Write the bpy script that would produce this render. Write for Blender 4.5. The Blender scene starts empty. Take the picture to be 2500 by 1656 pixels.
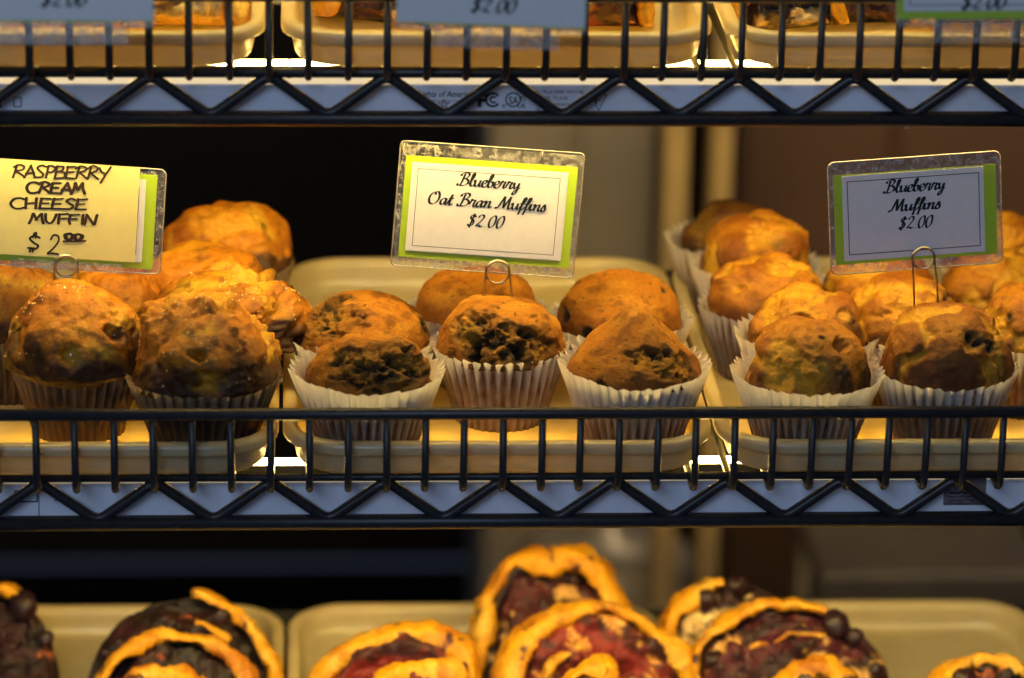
import bpy, bmesh, math, random
import numpy as np
from math import sin, cos, pi, radians, atan2, hypot
from mathutils import Vector, Matrix

# ------------------------------------------------------------------ camera
SC = bpy.context.scene
F_PX, CX, CY = 9240.0, 1250.0, 828.0          # focal length and centre in photo pixels (2500 x 1656)
K = 2500.0 / 2367.0                            # reading pixels -> photo pixels
YAW, PITCH, ROLL, DIST, AIM = 3.4, 19.5, 1.0, 2.2, (0, 0, .083)

def cam_setup():
    a, p, r = radians(YAW), radians(PITCH), radians(ROLL)
    f = np.array([sin(a) * cos(p), cos(a) * cos(p), -sin(p)])
    right = np.array([cos(a), -sin(a), 0.0]); up = np.cross(right, f)
    R = right * cos(r) + up * sin(r); U = -right * sin(r) + up * cos(r)
    return np.array(AIM) - DIST * f, R, U, f
CAM = cam_setup()
def ray(px, py):
    pos, R, U, f = CAM
    d = f * F_PX + R * (px * K - CX) - U * (py * K - CY)
    return pos, d / np.linalg.norm(d)
def on_z(px, py, z):
    o, d = ray(px, py); return o + d * (z - o[2]) / d[2]
def on_y(px, py, y):
    o, d = ray(px, py); return o + d * (y - o[1]) / d[1]

cam_data = bpy.data.cameras.new('camera'); cam = bpy.data.objects.new('camera', cam_data)
SC.collection.objects.link(cam); SC.camera = cam
pos, R_, U_, f_ = CAM
M = Matrix.Identity(4)
for i in range(3):
    M[i][0], M[i][1], M[i][2], M[i][3] = R_[i], U_[i], -f_[i], pos[i]
cam.matrix_world = M
cam_data.sensor_width = 36.0; cam_data.lens = 36.0 * F_PX / 2500.0
cam_data.clip_start = .05; cam_data.clip_end = 60
cam_data.dof.use_dof = True
cam_data.dof.focus_distance = float((np.array((0, .070, .085)) - pos) @ f_)
cam_data.dof.aperture_fstop = 3.7

# ------------------------------------------------------------------ light and colour management
W = bpy.data.worlds.new('World'); SC.world = W; W.use_nodes = True
bg = W.node_tree.nodes['Background']
bg.inputs[0].default_value = (.46, .62, 1.0, 1); bg.inputs[1].default_value = .072
SC.view_settings.view_transform = 'Standard'; SC.view_settings.look = 'None'
SC.view_settings.gamma = 1; SC.view_settings.exposure = 0; SC.view_settings.use_curve_mapping = False
SC.cycles.use_denoising = True
SC.cycles.max_bounces = 10; SC.cycles.diffuse_bounces = 5; SC.cycles.glossy_bounces = 4
SC.cycles.transmission_bounces = 8; SC.cycles.transparent_max_bounces = 16
SC.cycles.sample_clamp_indirect = 6.0; SC.cycles.caustics_reflective = False; SC.cycles.caustics_refractive = False

def area(name, loc, target, size, energy, col, sizey=None, spread=180):
    L = bpy.data.lights.new(name, 'AREA'); L.shape = 'RECTANGLE'; L.size = size; L.size_y = sizey or size
    L.energy = energy; L.color = col; L.spread = radians(spread)
    o = bpy.data.objects.new(name, L); SC.collection.objects.link(o); o.location = loc
    o.rotation_euler = (Vector(target) - Vector(loc)).to_track_quat('-Z', 'Y').to_euler(); return o
area('shop_window_light', (-1.2, -4.5, 2.6), (0, 0, .05), 2.2, 74, (.52, .69, 1.0), 1.6)
area('background_fill_light', (.75, .95, .75), (.45, 1.7, -.25), .5, 3.4, (1.0, .80, .52), .3, 120)  # added fill without a visible source, brightens the blurred background
TUBE_COL, TUBE_STR = (1.0, .71, .23), 82.0

# ------------------------------------------------------------------ noise (numpy)
def _hash(ix, iy, iz, s):
    h = (ix.astype(np.int64) * 374761393 + iy.astype(np.int64) * 668265263 + iz.astype(np.int64) * 2147483647 + s * 144665) & 0xffffffff
    h = ((h ^ (h >> 13)) * 1274126177) & 0xffffffff
    h = ((h ^ (h >> 16)) * 2246822519) & 0xffffffff
    return ((h ^ (h >> 15)) & 0xffffff) / float(0xffffff)
def vn(p, s=0):
    i = np.floor(p).astype(np.int64); f = p - i; f = f * f * f * (f * (f * 6 - 15) + 10)
    r = 0
    for dx in (0, 1):
        for dy in (0, 1):
            for dz in (0, 1):
                w = (f[:, 0] if dx else 1 - f[:, 0]) * (f[:, 1] if dy else 1 - f[:, 1]) * (f[:, 2] if dz else 1 - f[:, 2])
                r = r + w * _hash(i[:, 0] + dx, i[:, 1] + dy, i[:, 2] + dz, s)
    return r * 2 - 1
def fbm(p, o=4, s=0, g=.5):
    r = 0; a = 1; t = 0
    for k in range(o):
        r = r + a * vn(p * 2 ** k + 17.3 * k, s + k); t += a; a *= g
    return r / t
def billow(p, o=4, s=0, g=.5):
    r = 0; a = 1; t = 0
    for k in range(o):
        r = r + a * np.abs(vn(p * 2 ** k + 11.7 * k, s + k)); t += a; a *= g
    return r / t
def worley(p, s=0):
    i = np.floor(p).astype(np.int64); best = np.full(len(p), 9.0); cid = np.zeros(len(p))
    for dx in (-1, 0, 1):
        for dy in (-1, 0, 1):
            for dz in (-1, 0, 1):
                a, b, c = i[:, 0] + dx, i[:, 1] + dy, i[:, 2] + dz
                q = np.stack([a + _hash(a, b, c, s), b + _hash(a, b, c, s + 1), c + _hash(a, b, c, s + 2)], 1)
                d = np.linalg.norm(p - q, axis=1); m = d < best
                best = np.where(m, d, best); cid = np.where(m, _hash(a, b, c, s + 3), cid)
    return best, cid
def sst(a, b, x):
    t = np.clip((x - a) / (b - a), 0, 1); return t * t * (3 - 2 * t)
def mixc(c, d, m):
    return c * (1 - m[:, None]) + np.array(d)[None, :] * m[:, None] if np.ndim(d) == 1 else c * (1 - m[:, None]) + d * m[:, None]

# ------------------------------------------------------------------ mesh helpers
def link(o, parent=None):
    SC.collection.objects.link(o)
    if parent is not None: o.parent = parent
    return o
def mesh(name, V, Fq, mat, parent=None, smooth=True, col=None):
    me = bpy.data.meshes.new(name)
    if isinstance(Fq, np.ndarray):
        n = len(Fq); k = Fq.shape[1]
        me.vertices.add(len(V)); me.vertices.foreach_set('co', np.asarray(V, dtype=np.float32).ravel())
        me.loops.add(n * k); me.loops.foreach_set('vertex_index', Fq.astype(np.int32).ravel())
        me.polygons.add(n); me.polygons.foreach_set('loop_start', np.arange(n, dtype=np.int32) * k)
        me.update(calc_edges=True)
    else:
        me.from_pydata([tuple(v) for v in V], [], Fq)
    if smooth: me.polygons.foreach_set('use_smooth', np.ones(len(me.polygons), dtype=bool))
    if col is not None:
        at = me.color_attributes.new('col', 'FLOAT_COLOR', 'POINT')
        c4 = np.ones((len(V), 4), dtype=np.float32); c4[:, :3] = np.clip(col, 0, 1)
        at.data.foreach_set('color', c4.ravel())
    if mat is not None: me.materials.append(mat)
    me.validate(); me.update()
    return link(bpy.data.objects.new(name, me), parent)
def grid_faces(n, m, wrap=True, off=0):
    """n rings of m vertices"""
    i = np.arange(n - 1)[:, None]; j = np.arange(m if wrap else m - 1)[None, :]; j2 = (j + 1) % m
    return np.stack([i * m + j, i * m + j2, (i + 1) * m + j2, (i + 1) * m + j], -1).reshape(-1, 4) + off
def tube(path, r, seg=10, closed=False, caps=True):
    P = [Vector(p) for p in path]; n = len(P); V = []; Fs = []
    T = []
    for i in range(n):
        a = P[(i - 1) % n] if (closed or i > 0) else P[i]; b = P[(i + 1) % n] if (closed or i < n - 1) else P[i]
        T.append((b - a).normalized())
    nrm = T[0].orthogonal().normalized()
    for i in range(n):
        nrm = (nrm - T[i] * nrm.dot(T[i])).normalized(); bi = T[i].cross(nrm)
        for k in range(seg):
            a = 2 * pi * k / seg; V.append(P[i] + (nrm * cos(a) + bi * sin(a)) * r)
    for i in range(n - (0 if closed else 1)):
        for k in range(seg):
            a, b = i * seg + k, i * seg + (k + 1) % seg; c, d = ((i + 1) % n) * seg + (k + 1) % seg, ((i + 1) % n) * seg + k
            Fs.append((a, b, c, d))
    if caps and not closed:
        Fs.append(tuple(range(seg))[::-1]); Fs.append(tuple((n - 1) * seg + k for k in range(seg)))
    return V, Fs
def tube_obj(name, path, r, mat, parent=None, seg=10, closed=False):
    V, Fs = tube(path, r, seg, closed); return mesh(name, V, Fs, mat, parent)
def box_obj(name, lo, hi, mat, parent=None, bev=.0008):
    bm = bmesh.new(); bmesh.ops.create_cube(bm, size=1)
    for v in bm.verts:
        v.co = Vector([(lo[i] + hi[i]) / 2 + v.co[i] * (hi[i] - lo[i]) for i in range(3)])
    if bev: bmesh.ops.bevel(bm, geom=bm.edges[:], offset=bev, segments=2, affect='EDGES', profile=.5)
    me = bpy.data.meshes.new(name); bm.to_mesh(me); bm.free()
    if mat: me.materials.append(mat)
    return link(bpy.data.objects.new(name, me), parent)
def thing(name, label, cat, loc=(0, 0, 0), group=None):
    o = bpy.data.objects.new(name, None); o.empty_display_size = .02; SC.collection.objects.link(o); o.location = loc
    return tag(o, label, cat, group)
def tag(o, label, cat, group=None):
    o['label'] = label; o['category'] = cat
    if group: o['group'] = group
    return o
def catmull(pts, n=8, closed=False):
    P = [np.array(p, float) for p in pts]; out = []
    if len(P) == 2 and not closed: return [P[0] + (P[1] - P[0]) * t for t in np.linspace(0, 1, n)]
    m = len(P)
    for i in range(m if closed else m - 1):
        g = (lambda k: P[k % m]) if closed else (lambda k: P[min(max(k, 0), m - 1)])
        p0, p1, p2, p3 = g(i - 1), g(i), g(i + 1), g(i + 2)
        for k in range(n):
            t = k / n
            out.append(.5 * (2 * p1 + (p2 - p0) * t + (2 * p0 - 5 * p1 + 4 * p2 - p3) * t * t + (3 * p1 - p0 - 3 * p2 + p3) * t ** 3))
    if not closed: out.append(P[-1])
    return out

# ------------------------------------------------------------------ materials
def mat_new(name):
    m = bpy.data.materials.new(name); m.use_nodes = True; nt = m.node_tree
    return m, nt, nt.nodes['Principled BSDF'], nt.nodes['Material Output']
def noise_node(nt, scale, detail=4, rough=.6):
    tc = nt.nodes.new('ShaderNodeTexCoord'); n = nt.nodes.new('ShaderNodeTexNoise')
    n.inputs['Scale'].default_value = scale; n.inputs['Detail'].default_value = detail; n.inputs['Roughness'].default_value = rough
    nt.links.new(tc.outputs['Object'], n.inputs['Vector']); return n
def bump(nt, h, strength, dist, target):
    b = nt.nodes.new('ShaderNodeBump'); b.inputs['Strength'].default_value = strength; b.inputs['Distance'].default_value = dist
    nt.links.new(h, b.inputs['Height']); nt.links.new(b.outputs[0], target); return b
def ramp(nt, fac, stops):
    r = nt.nodes.new('ShaderNodeValToRGB'); e = r.color_ramp.elements
    while len(e) < len(stops): e.new(.5)
    for q, (p, c) in zip(e, stops): q.position = p; q.color = (*c, 1)
    nt.links.new(fac, r.inputs[0]); return r
def plain(name, c1, c2=None, rough=.5, spec=.5, metal=0, nscale=60, bstr=0, bdist=.0005, coat=0):
    m, nt, p, out = mat_new(name)
    p.inputs['Roughness'].default_value = rough; p.inputs['Specular IOR Level'].default_value = spec
    p.inputs['Metallic'].default_value = metal; p.inputs['Coat Weight'].default_value = coat
    n = noise_node(nt, nscale)
    r = ramp(nt, n.outputs['Fac'], [(.3, c1), (.7, c2 or c1)]); nt.links.new(r.outputs[0], p.inputs['Base Color'])
    if bstr: bump(nt, n.outputs['Fac'], bstr, bdist, p.inputs['Normal'])
    return m
def attr_food(name, rough=.62, spec=.35, bstr=.5, bscale=700, bdist=.0008, mott=.35, coat=0, sss=0):
    m, nt, p, out = mat_new(name)
    a = nt.nodes.new('ShaderNodeAttribute'); a.attribute_name = 'col'
    n = noise_node(nt, bscale, 5, .65)
    r = ramp(nt, n.outputs['Fac'], [(.25, (1 - mott,) * 3), (.75, (1 + mott * .6,) * 3)])
    mx = nt.nodes.new('ShaderNodeMix'); mx.data_type = 'RGBA'; mx.blend_type = 'MULTIPLY'; mx.inputs['Factor'].default_value = 1
    nt.links.new(a.outputs['Color'], mx.inputs['A']); nt.links.new(r.outputs[0], mx.inputs['B'])
    nt.links.new(mx.outputs['Result'], p.inputs['Base Color'])
    p.inputs['Roughness'].default_value = rough; p.inputs['Specular IOR Level'].default_value = spec; p.inputs['Coat Weight'].default_value = coat
    p.inputs['Coat Roughness'].default_value = .25
    bump(nt, n.outputs['Fac'], bstr, bdist, p.inputs['Normal'])
    return m
def sheet(name, use_attr=None, c=(.8, .78, .72), trans=.45, tcol=None, gloss=.08, rough=.4, nscale=300, nvar=.1, bstr=.15):
    """thin translucent sheet: paper or plastic"""
    m, nt, p, out = mat_new(name); nt.nodes.remove(p)
    n = noise_node(nt, nscale, 4)
    if use_attr:
        a = nt.nodes.new('ShaderNodeAttribute'); a.attribute_name = use_attr; src = a.outputs['Color']
    else:
        r0 = nt.nodes.new('ShaderNodeRGB'); r0.outputs[0].default_value = (*c, 1); src = r0.outputs[0]
    r = ramp(nt, n.outputs['Fac'], [(.3, (1 - nvar,) * 3), (.7, (1,) * 3)])
    mx = nt.nodes.new('ShaderNodeMix'); mx.data_type = 'RGBA'; mx.blend_type = 'MULTIPLY'; mx.inputs['Factor'].default_value = 1
    nt.links.new(src, mx.inputs['A']); nt.links.new(r.outputs[0], mx.inputs['B'])
    d = nt.nodes.new('ShaderNodeBsdfDiffuse'); t = nt.nodes.new('ShaderNodeBsdfTranslucent'); g = nt.nodes.new('ShaderNodeBsdfGlossy')
    nt.links.new(mx.outputs['Result'], d.inputs[0])
    if tcol: t.inputs[0].default_value = (*tcol, 1)
    else: nt.links.new(mx.outputs['Result'], t.inputs[0])
    g.inputs['Roughness'].default_value = rough
    m1 = nt.nodes.new('ShaderNodeMixShader'); m1.inputs[0].default_value = trans
    nt.links.new(d.outputs[0], m1.inputs[1]); nt.links.new(t.outputs[0], m1.inputs[2])
    m2 = nt.nodes.new('ShaderNodeMixShader'); m2.inputs[0].default_value = gloss
    nt.links.new(m1.outputs[0], m2.inputs[1]); nt.links.new(g.outputs[0], m2.inputs[2]); nt.links.new(m2.outputs[0], out.inputs[0])
    if bstr:
        b = nt.nodes.new('ShaderNodeBump'); b.inputs['Strength'].default_value = bstr; b.inputs['Distance'].default_value = .0005
        nt.links.new(n.outputs['Fac'], b.inputs['Height'])
        for s_ in (d, g): nt.links.new(b.outputs[0], s_.inputs['Normal'])
    return m
def emit(name, col, s):
    m, nt, p, out = mat_new(name); nt.nodes.remove(p); e = nt.nodes.new('ShaderNodeEmission')
    e.inputs[0].default_value = (*col, 1); e.inputs[1].default_value = s; nt.links.new(e.outputs[0], out.inputs[0]); return m
def clear_film(name):
    m, nt, p, out = mat_new(name); nt.nodes.remove(p)
    tr = nt.nodes.new('ShaderNodeBsdfTransparent'); tr.inputs[0].default_value = (.94, .93, .9, 1)
    d = nt.nodes.new('ShaderNodeBsdfDiffuse'); d.inputs[0].default_value = (.75, .72, .66, 1)
    g = nt.nodes.new('ShaderNodeBsdfGlossy'); g.inputs['Roughness'].default_value = .18
    n = noise_node(nt, 260, 5, .7); v = nt.nodes.new('ShaderNodeTexVoronoi'); v.feature = 'DISTANCE_TO_EDGE'; v.inputs['Scale'].default_value = 240
    tc = nt.nodes.new('ShaderNodeTexCoord'); nt.links.new(tc.outputs['Object'], v.inputs['Vector'])
    r1 = ramp(nt, n.outputs['Fac'], [(.45, (.03,) * 3), (.72, (.42,) * 3)])
    r2 = ramp(nt, v.outputs['Distance'], [(.0, (.3,) * 3), (.06, (0,) * 3)])
    ad = nt.nodes.new('ShaderNodeMath'); ad.operation = 'MULTIPLY_ADD'
    nt.links.new(r2.outputs[0], ad.inputs[0]); nt.links.new(n.outputs['Fac'], ad.inputs[1]); nt.links.new(r1.outputs[0], ad.inputs[2])
    m1 = nt.nodes.new('ShaderNodeMixShader'); nt.links.new(ad.outputs[0], m1.inputs[0])
    nt.links.new(tr.outputs[0], m1.inputs[1]); nt.links.new(d.outputs[0], m1.inputs[2])
    m2 = nt.nodes.new('ShaderNodeMixShader'); m2.inputs[0].default_value = .07
    nt.links.new(m1.outputs[0], m2.inputs[1]); nt.links.new(g.outputs[0], m2.inputs[2]); nt.links.new(m2.outputs[0], out.inputs[0])
    bump(nt, n.outputs['Fac'], .4, .0008, g.inputs['Normal'])
    return m

MT = dict(
    black=plain('black_epoxy', (.011, .011, .012), (.024, .023, .024), .40, .40, nscale=220, bstr=.12, bdist=.0003),
    housing=plain('fixture_white', (.78, .82, .92), (.86, .88, .95), .45, .4, nscale=40),
    tube=emit('lit_tube', TUBE_COL, TUBE_STR),
    dark=plain('light_screen_dark', (.02, .02, .02), (.03, .03, .03), .6, .3),
    cap=plain('end_cap', (.5, .5, .5), None, .5),
    lip=emit('diffuser_edge_glow', (1.0, .78, .46), .85),  # edge emits by itself, standing in for tube light shining through
    tray=sheet('cream_plastic', None, (.66, .58, .34), .46, (.95, .76, .32), .06, .32, 55, .16, .15),
    ink=plain('ink_black', (.008, .012, .010), (.016, .022, .018), .6, .3, nscale=300),
    marker=plain('marker_ink', (.016, .010, .006), (.05, .028, .014), .6, .3, nscale=120),
    grey=plain('print_grey', (.02, .022, .035), (.05, .05, .07), .6, .3, nscale=500),
    white=sheet('card_white', None, (.90, .87, .84), .22, gloss=.05, nscale=200, nvar=.05, bstr=.05),
    green=sheet('card_green', None, (.46, .66, .035), .14, gloss=.05, nscale=200, nvar=.06, bstr=.05),
    yellow=sheet('card_yellow', None, (.86, .76, .30), .16, gloss=.04, nscale=120, nvar=.06, bstr=.05),
    film=clear_film('clear_sleeve'),
    filmedge=sheet('sleeve_edge', None, (.62, .56, .45), .5, gloss=.25, rough=.2, nscale=400, nvar=.5, bstr=.5),
    steel=plain('wire_steel', (.42, .38, .32), (.30, .27, .22), .28, .5, 1.0, nscale=400),
    paper=sheet('muffin_paper', 'col', trans=.66, gloss=.02, nscale=260, nvar=.10, bstr=.2),
    oat=attr_food('oat_muffin', .72, .22, .8, 560, .0010, .34),
    blue=attr_food('blueberry_muffin', .62, .30, .7, 640, .0009, .34),
    rasp=attr_food('raspberry_muffin', .55, .28, .8, 460, .0011, .36, coat=.03),
    crust=attr_food('pastry_crust', .55, .35, .8, 360, .0012, .38, coat=.05),
    filling=attr_food('berry_filling', .50, .35, .8, 380, .0014, .45, coat=.06),
    berry=plain('dark_berry', (.008, .003, .006), (.022, .006, .010), .45, .35, nscale=160, bstr=.3, bdist=.001),
    sugar=plain('sugar_grain', (.62, .38, .12), (.75, .5, .2), .12, .7, nscale=300),
    crumb=plain('crumb', (.30, .14, .03), (.5, .28, .07), .8, .2, nscale=300, bstr=.4),
    red=plain('sticker_red', (.5, .02, .02), None, .5),
    sticker=plain('sticker_foil', (.13, .11, .12), (.22, .18, .19), .45, .5, nscale=300),
)

# ------------------------------------------------------------------ shelves
DZ, DY = .2387, .030                     # each shelf above stands DZ higher and DY further back
PITCHW = .02253                         # spacing of the wires
X0 = on_z(92, 1100, -.004)[0]           # the wire under a truss peak at the left
WIRES = [X0 + PITCHW * k for k in range(-5, 31)]
XL, XR = WIRES[0] - .012, WIRES[-1] + .012
def shelf(i, label, lipz=.0462, lipy=-.021, rt=(-.0029, .0024), wires=WIRES, rear=.375):
    o = thing('wire_shelf', label, 'shelf', (0, DY * i, DZ * i), 'black wire shelves')
    bk = MT['black']
    def rail(nm, y, z, r): return tube_obj(nm, [(XL, y, z), (XR, y, z)], r, bk, o, 14)
    rail('top_rail', 0, *rt); rail('bottom_rail', 0, -.0312, .0046); rail('lip_rail', lipy - .004, lipz, .0036)
    rail('rear_rail', rear, -.0029, .0024); rail('rear_lower_rail', rear, -.030, .003); rail('middle_rail', rear * .5, -.0098, .0028)
    # zigzag truss wire: peaks under every third wire
    for nm, yy in (('truss_wire', 0.0), ('rear_truss_wire', rear)):
        pts = []; zt, zb = -.0070, -.0282
        k0 = wires[5] - PITCHW * 6; n = 0; x = k0
        while x < XR + .02:
            for (xx, z0, z1) in ((x, zt, -1), (x + PITCHW * 1.5, zb, 1)):
                for t in (-1, -.5, 0, .5, 1):
                    pts.append((xx + t * .0065, yy + .0, z0 + z1 * .0030 * (t * t) * 1.0))
            x += PITCHW * 3
        tube_obj(nm, pts, .0032, bk, o, 12)
    # bent cross wires: run front to back and turn up into the lip
    path = [(0, rear + .004, -.0052), (0, lipy + .010, -.0052)]
    for a in range(1, 7):
        t = a / 6 * pi / 2; path.append((0, lipy + .010 - .010 * sin(t), -.0052 + .010 - .010 * cos(t)))
    path.append((0, lipy, lipz + .001))
    first = None
    for x in wires:
        if first is None:
            first = tube_obj('cross_wire', path, .0022, bk, o, 10); c = first
        else:
            c = first.copy(); link(c, o)
        c.location = (x + random.uniform(-.0003, .0003), 0, 0); c.rotation_euler = (0, random.uniform(-.008, .008), random.uniform(-.002, .002))
    return o
random.seed(4)
shelf(0, 'black wire shelf carrying the muffin trays, middle of the case')
shelf(1, 'black wire shelf along the top of the photo with pastry trays', lipy=-.014, rt=(-.0037, .0032))
shelf(-1, 'black wire shelf under the berry slices at the bottom')
shelf(2, 'black wire shelf above the photo carrying the topmost lamp')
for (px_, py_, nm) in ((XL - .01, .36, 'rear left'), (XR + .01, .36, 'rear right')):
    p = thing('shelf_post', 'black upright post at the %s corner of the shelves' % nm, 'post', (px_, py_, -.9), 'shelf posts')
    tube_obj('pole', [(0, 0, 0), (0, 0, 1.6)], .0125, MT['black'], p, 20)
    tube_obj('foot', [(0, 0, 0), (0, 0, .03)], .018, MT['black'], p, 20)

# ------------------------------------------------------------------ light fixtures under the shelves
def fixture(i, label, zt=-.0100):
    o = thing('light_fixture', label, 'lamp', (0, DY * i, DZ * i), 'strip lamps under the shelves')
    x0, x1 = XL + .02, XR - .02
    box_obj('housing', (x0, .0105, -.0380), (x1, .0150, zt), MT['housing'], o, .0012)
    box_obj('back_plate', (x0, .0156, -.0380), (x1, .0175, zt - .004), MT['housing'], o, .0008)
    box_obj('diffuser_lip', (x0, .0108, zt + .0003), (x1, .0146, zt + .0034), MT['lip'], o, .0006)
    if i < 2: box_obj('added_light_screen', (x0 + .0102, .0372, -.0285), (x1 - .0130, .0390, -.0104), MT['dark'], o, .0004); box_obj('added_screen_floor', (x0 + .0102, .0178, -.0300), (x1 - .0130, .0390, -.0288), MT['dark'], o, .0003)  # added dark screen and floor, shaped to keep tube light off the front row
    tube_obj('lamp_tube', [(x0 + .01, .046, -.0150), (x1 - .01, .046, -.0150)], .0060, MT['tube'], o, 16)
    for xx in (x0, x1 - .012): box_obj('end_cap', (xx, .0266, -.0250), (xx + .0095, .056, -.0075), MT['cap'], o, .001)
    return o
fix_mid = fixture(0, 'white strip lamp behind the zigzag wire of the middle shelf')
fix_top = fixture(1, 'white strip lamp with printed approval marks behind the top shelf wire', -.0138)
fixture(2, 'white strip lamp above the photo over the top pastry trays')

# ------------------------------------------------------------------ trays
def rrect(w, d, r, n=9):
    pts = []
    for (cx, cy, a0) in ((w / 2 - r, d / 2 - r, 0), (-w / 2 + r, d / 2 - r, 90), (-w / 2 + r, -d / 2 + r, 180), (w / 2 - r, -d / 2 + r, 270)):
        for k in range(n):
            a = radians(a0 + 90 * k / (n - 1)); pts.append((cx + r * cos(a), cy + r * sin(a)))
    return pts
TRAY_MESH = {}
def tray(x0, x1, y0, y1, z, label):
    w, d, rc = x1 - x0, y1 - y0, .040
    o = thing('serving_tray', label, 'tray', ((x0 + x1) / 2, (y0 + y1) / 2, z), 'cream plastic trays')
    def loft(prof):
        V = []; m = None
        for (ins, zz) in prof:
            ring = rrect(w - 2 * ins, d - 2 * ins, max(rc - ins, .004)); m = len(ring)
            V += [(p[0], p[1], zz) for p in ring]
        return V, m
    # rim: rolled flange
    V, m = loft([(.0012, .0150), (.0002, .0152), (0, .0165), (0, .0195), (.0006, .0212), (.0020, .0222), (.0045, .0225), (.0070, .0221), (.0086, .0208),
                 (.0080, .0200), (.0060, .0204), (.0030, .0202), (.0016, .0190), (.0012, .0150)])
    mesh('rim', V, grid_faces(14, m), MT['tray'], o)
    V, m = loft([(.0070, .0208), (.0080, .0206), (.0088, .0170), (.0098, .0100), (.0112, .0058), (.0140, .0034), (.0190, .0027)])
    Fs = [tuple(f) for f in grid_faces(7, m)]; Fs.append(tuple(6 * m + k for k in range(m)))
    mesh('basin', V, Fs, MT['tray'], o)
    V, m = loft([(.0050, .0200), (.0056, .0165), (.0066, .0085), (.0078, .0028), (.0095, .0006), (.0130, .0002)])
    Fs = [tuple(f)[::-1] for f in grid_faces(6, m)]; Fs.append(tuple(5 * m + k for k in range(m))[::-1])
    mesh('underside', V, Fs, MT['tray'], o)
    return o
SEAMS = {0: (-.1345, .1222), 1: (-.1380, .1200), -1: (-.1330, .1215)}
names = {0: ('raspberry cream cheese muffins', 'blueberry oat bran muffins', 'blueberry muffins'),
         1: ('pale folded pastries', 'red and dark berry pastries, top middle', 'purple berry pastries'),
         -1: ('dark berry slices at the lower left', 'red berry slices at the lower middle', 'berry slices at the lower right')}
for lv in (0, 1, -1):
    a, b = SEAMS[lv]; g = .0012 if lv != 1 else .0035; yo, zo = DY * lv, DZ * lv
    y0, y1 = -.0125 + yo, .338 + yo
    gl = g + (.001 if lv == 1 else 0)
    tray(a - .2545, a - gl, y0, y1, zo, 'cream plastic tray holding the ' + names[lv][0])
    tray(a + gl, b - g, y0, y1, zo, 'cream plastic tray holding the ' + names[lv][1])
    tray(b + g, b + .2545, y0, y1, zo, 'cream plastic tray holding the ' + names[lv][2])
FLOOR = .0030

# ------------------------------------------------------------------ muffins
def dirs(n, m):
    """full-body parameter grid: n rings down, m around"""
    th = np.linspace(0, 2 * pi, m, endpoint=False); return th
def liner(rb, rt, hl, seed, parent, fill, nf=38, wob=.0013, amp=.0024, grease=(.40, .21, .07), flare=1.15, paper=(.93, .88, .78)):
    m = nf * 8; rows = 18; th = np.linspace(0, 2 * pi, m, endpoint=False)
    ph = (th * nf / (2 * pi)) % 1.0
    tri = 1 - 2 * np.abs(2 * ph - 1)                     # -1..1 pleat
    tri = np.sign(tri) * np.abs(tri) ** .8
    rng = np.random.RandomState(seed)
    flute = rng.uniform(.65, 1.2, nf)[(th * nf / (2 * pi)).astype(int) % nf]
    circ = np.stack([np.cos(th) * 1.3, np.sin(th) * 1.3, np.full(m, seed * .37)], 1)
    lo1, lo2 = fbm(circ, 2, seed), fbm(circ + 9, 2, seed + 5); hi1 = vn(circ * 7, seed + 8)
    V = []; C = []; base = np.array(paper)
    for k in range(rows):
        t = k / (rows - 1); r = rb + (rt - rb) * t ** flare
        r = r + lo1 * wob * 2.2 * t ** 2 + (amp * (.35 + .65 * t)) * tri * flute + hi1 * .0005 * t
        z = hl * t * (1 + .02 * lo2 * t) + t ** 6 * (hi1 * .0011 + tri * .0014)
        V.append(np.stack([r * np.cos(th), r * np.sin(th), z], 1))
        f = fill + .006 * lo2 + .004 * hi1 - tri * .010
        s = 1 - sst(f - .006, f + .006, z)
        s = s * (.80 + .2 * vn(np.stack([np.cos(th) * 9, np.sin(th) * 9, z * 200], 1), seed + 2))
        s = s * (.74 + .26 * sst(.5, -.6, tri))
        C.append(mixc(np.repeat(base[None], m, 0), grease, np.clip(s, 0, 1)))
    V = np.concatenate(V); C = np.concatenate(C); Fq = grid_faces(rows, m)
    c = len(V); V = np.concatenate([V, [[0, 0, .0004]]]); C = np.concatenate([C, [grease]])
    V[:m, 2] = np.maximum(V[:m, 2], 0)
    base_q = np.stack([np.arange(m), np.full(m, c), np.full(m, c), (np.arange(m) + 1) % m], 1)
    tri_f = [(int(a), int(b), c) for a, b in zip((np.arange(m) + 1) % m, np.arange(m))]
    return mesh('paper_liner', V, [tuple(map(int, f)) for f in Fq] + tri_f, MT['paper'], parent, True, C)

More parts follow.
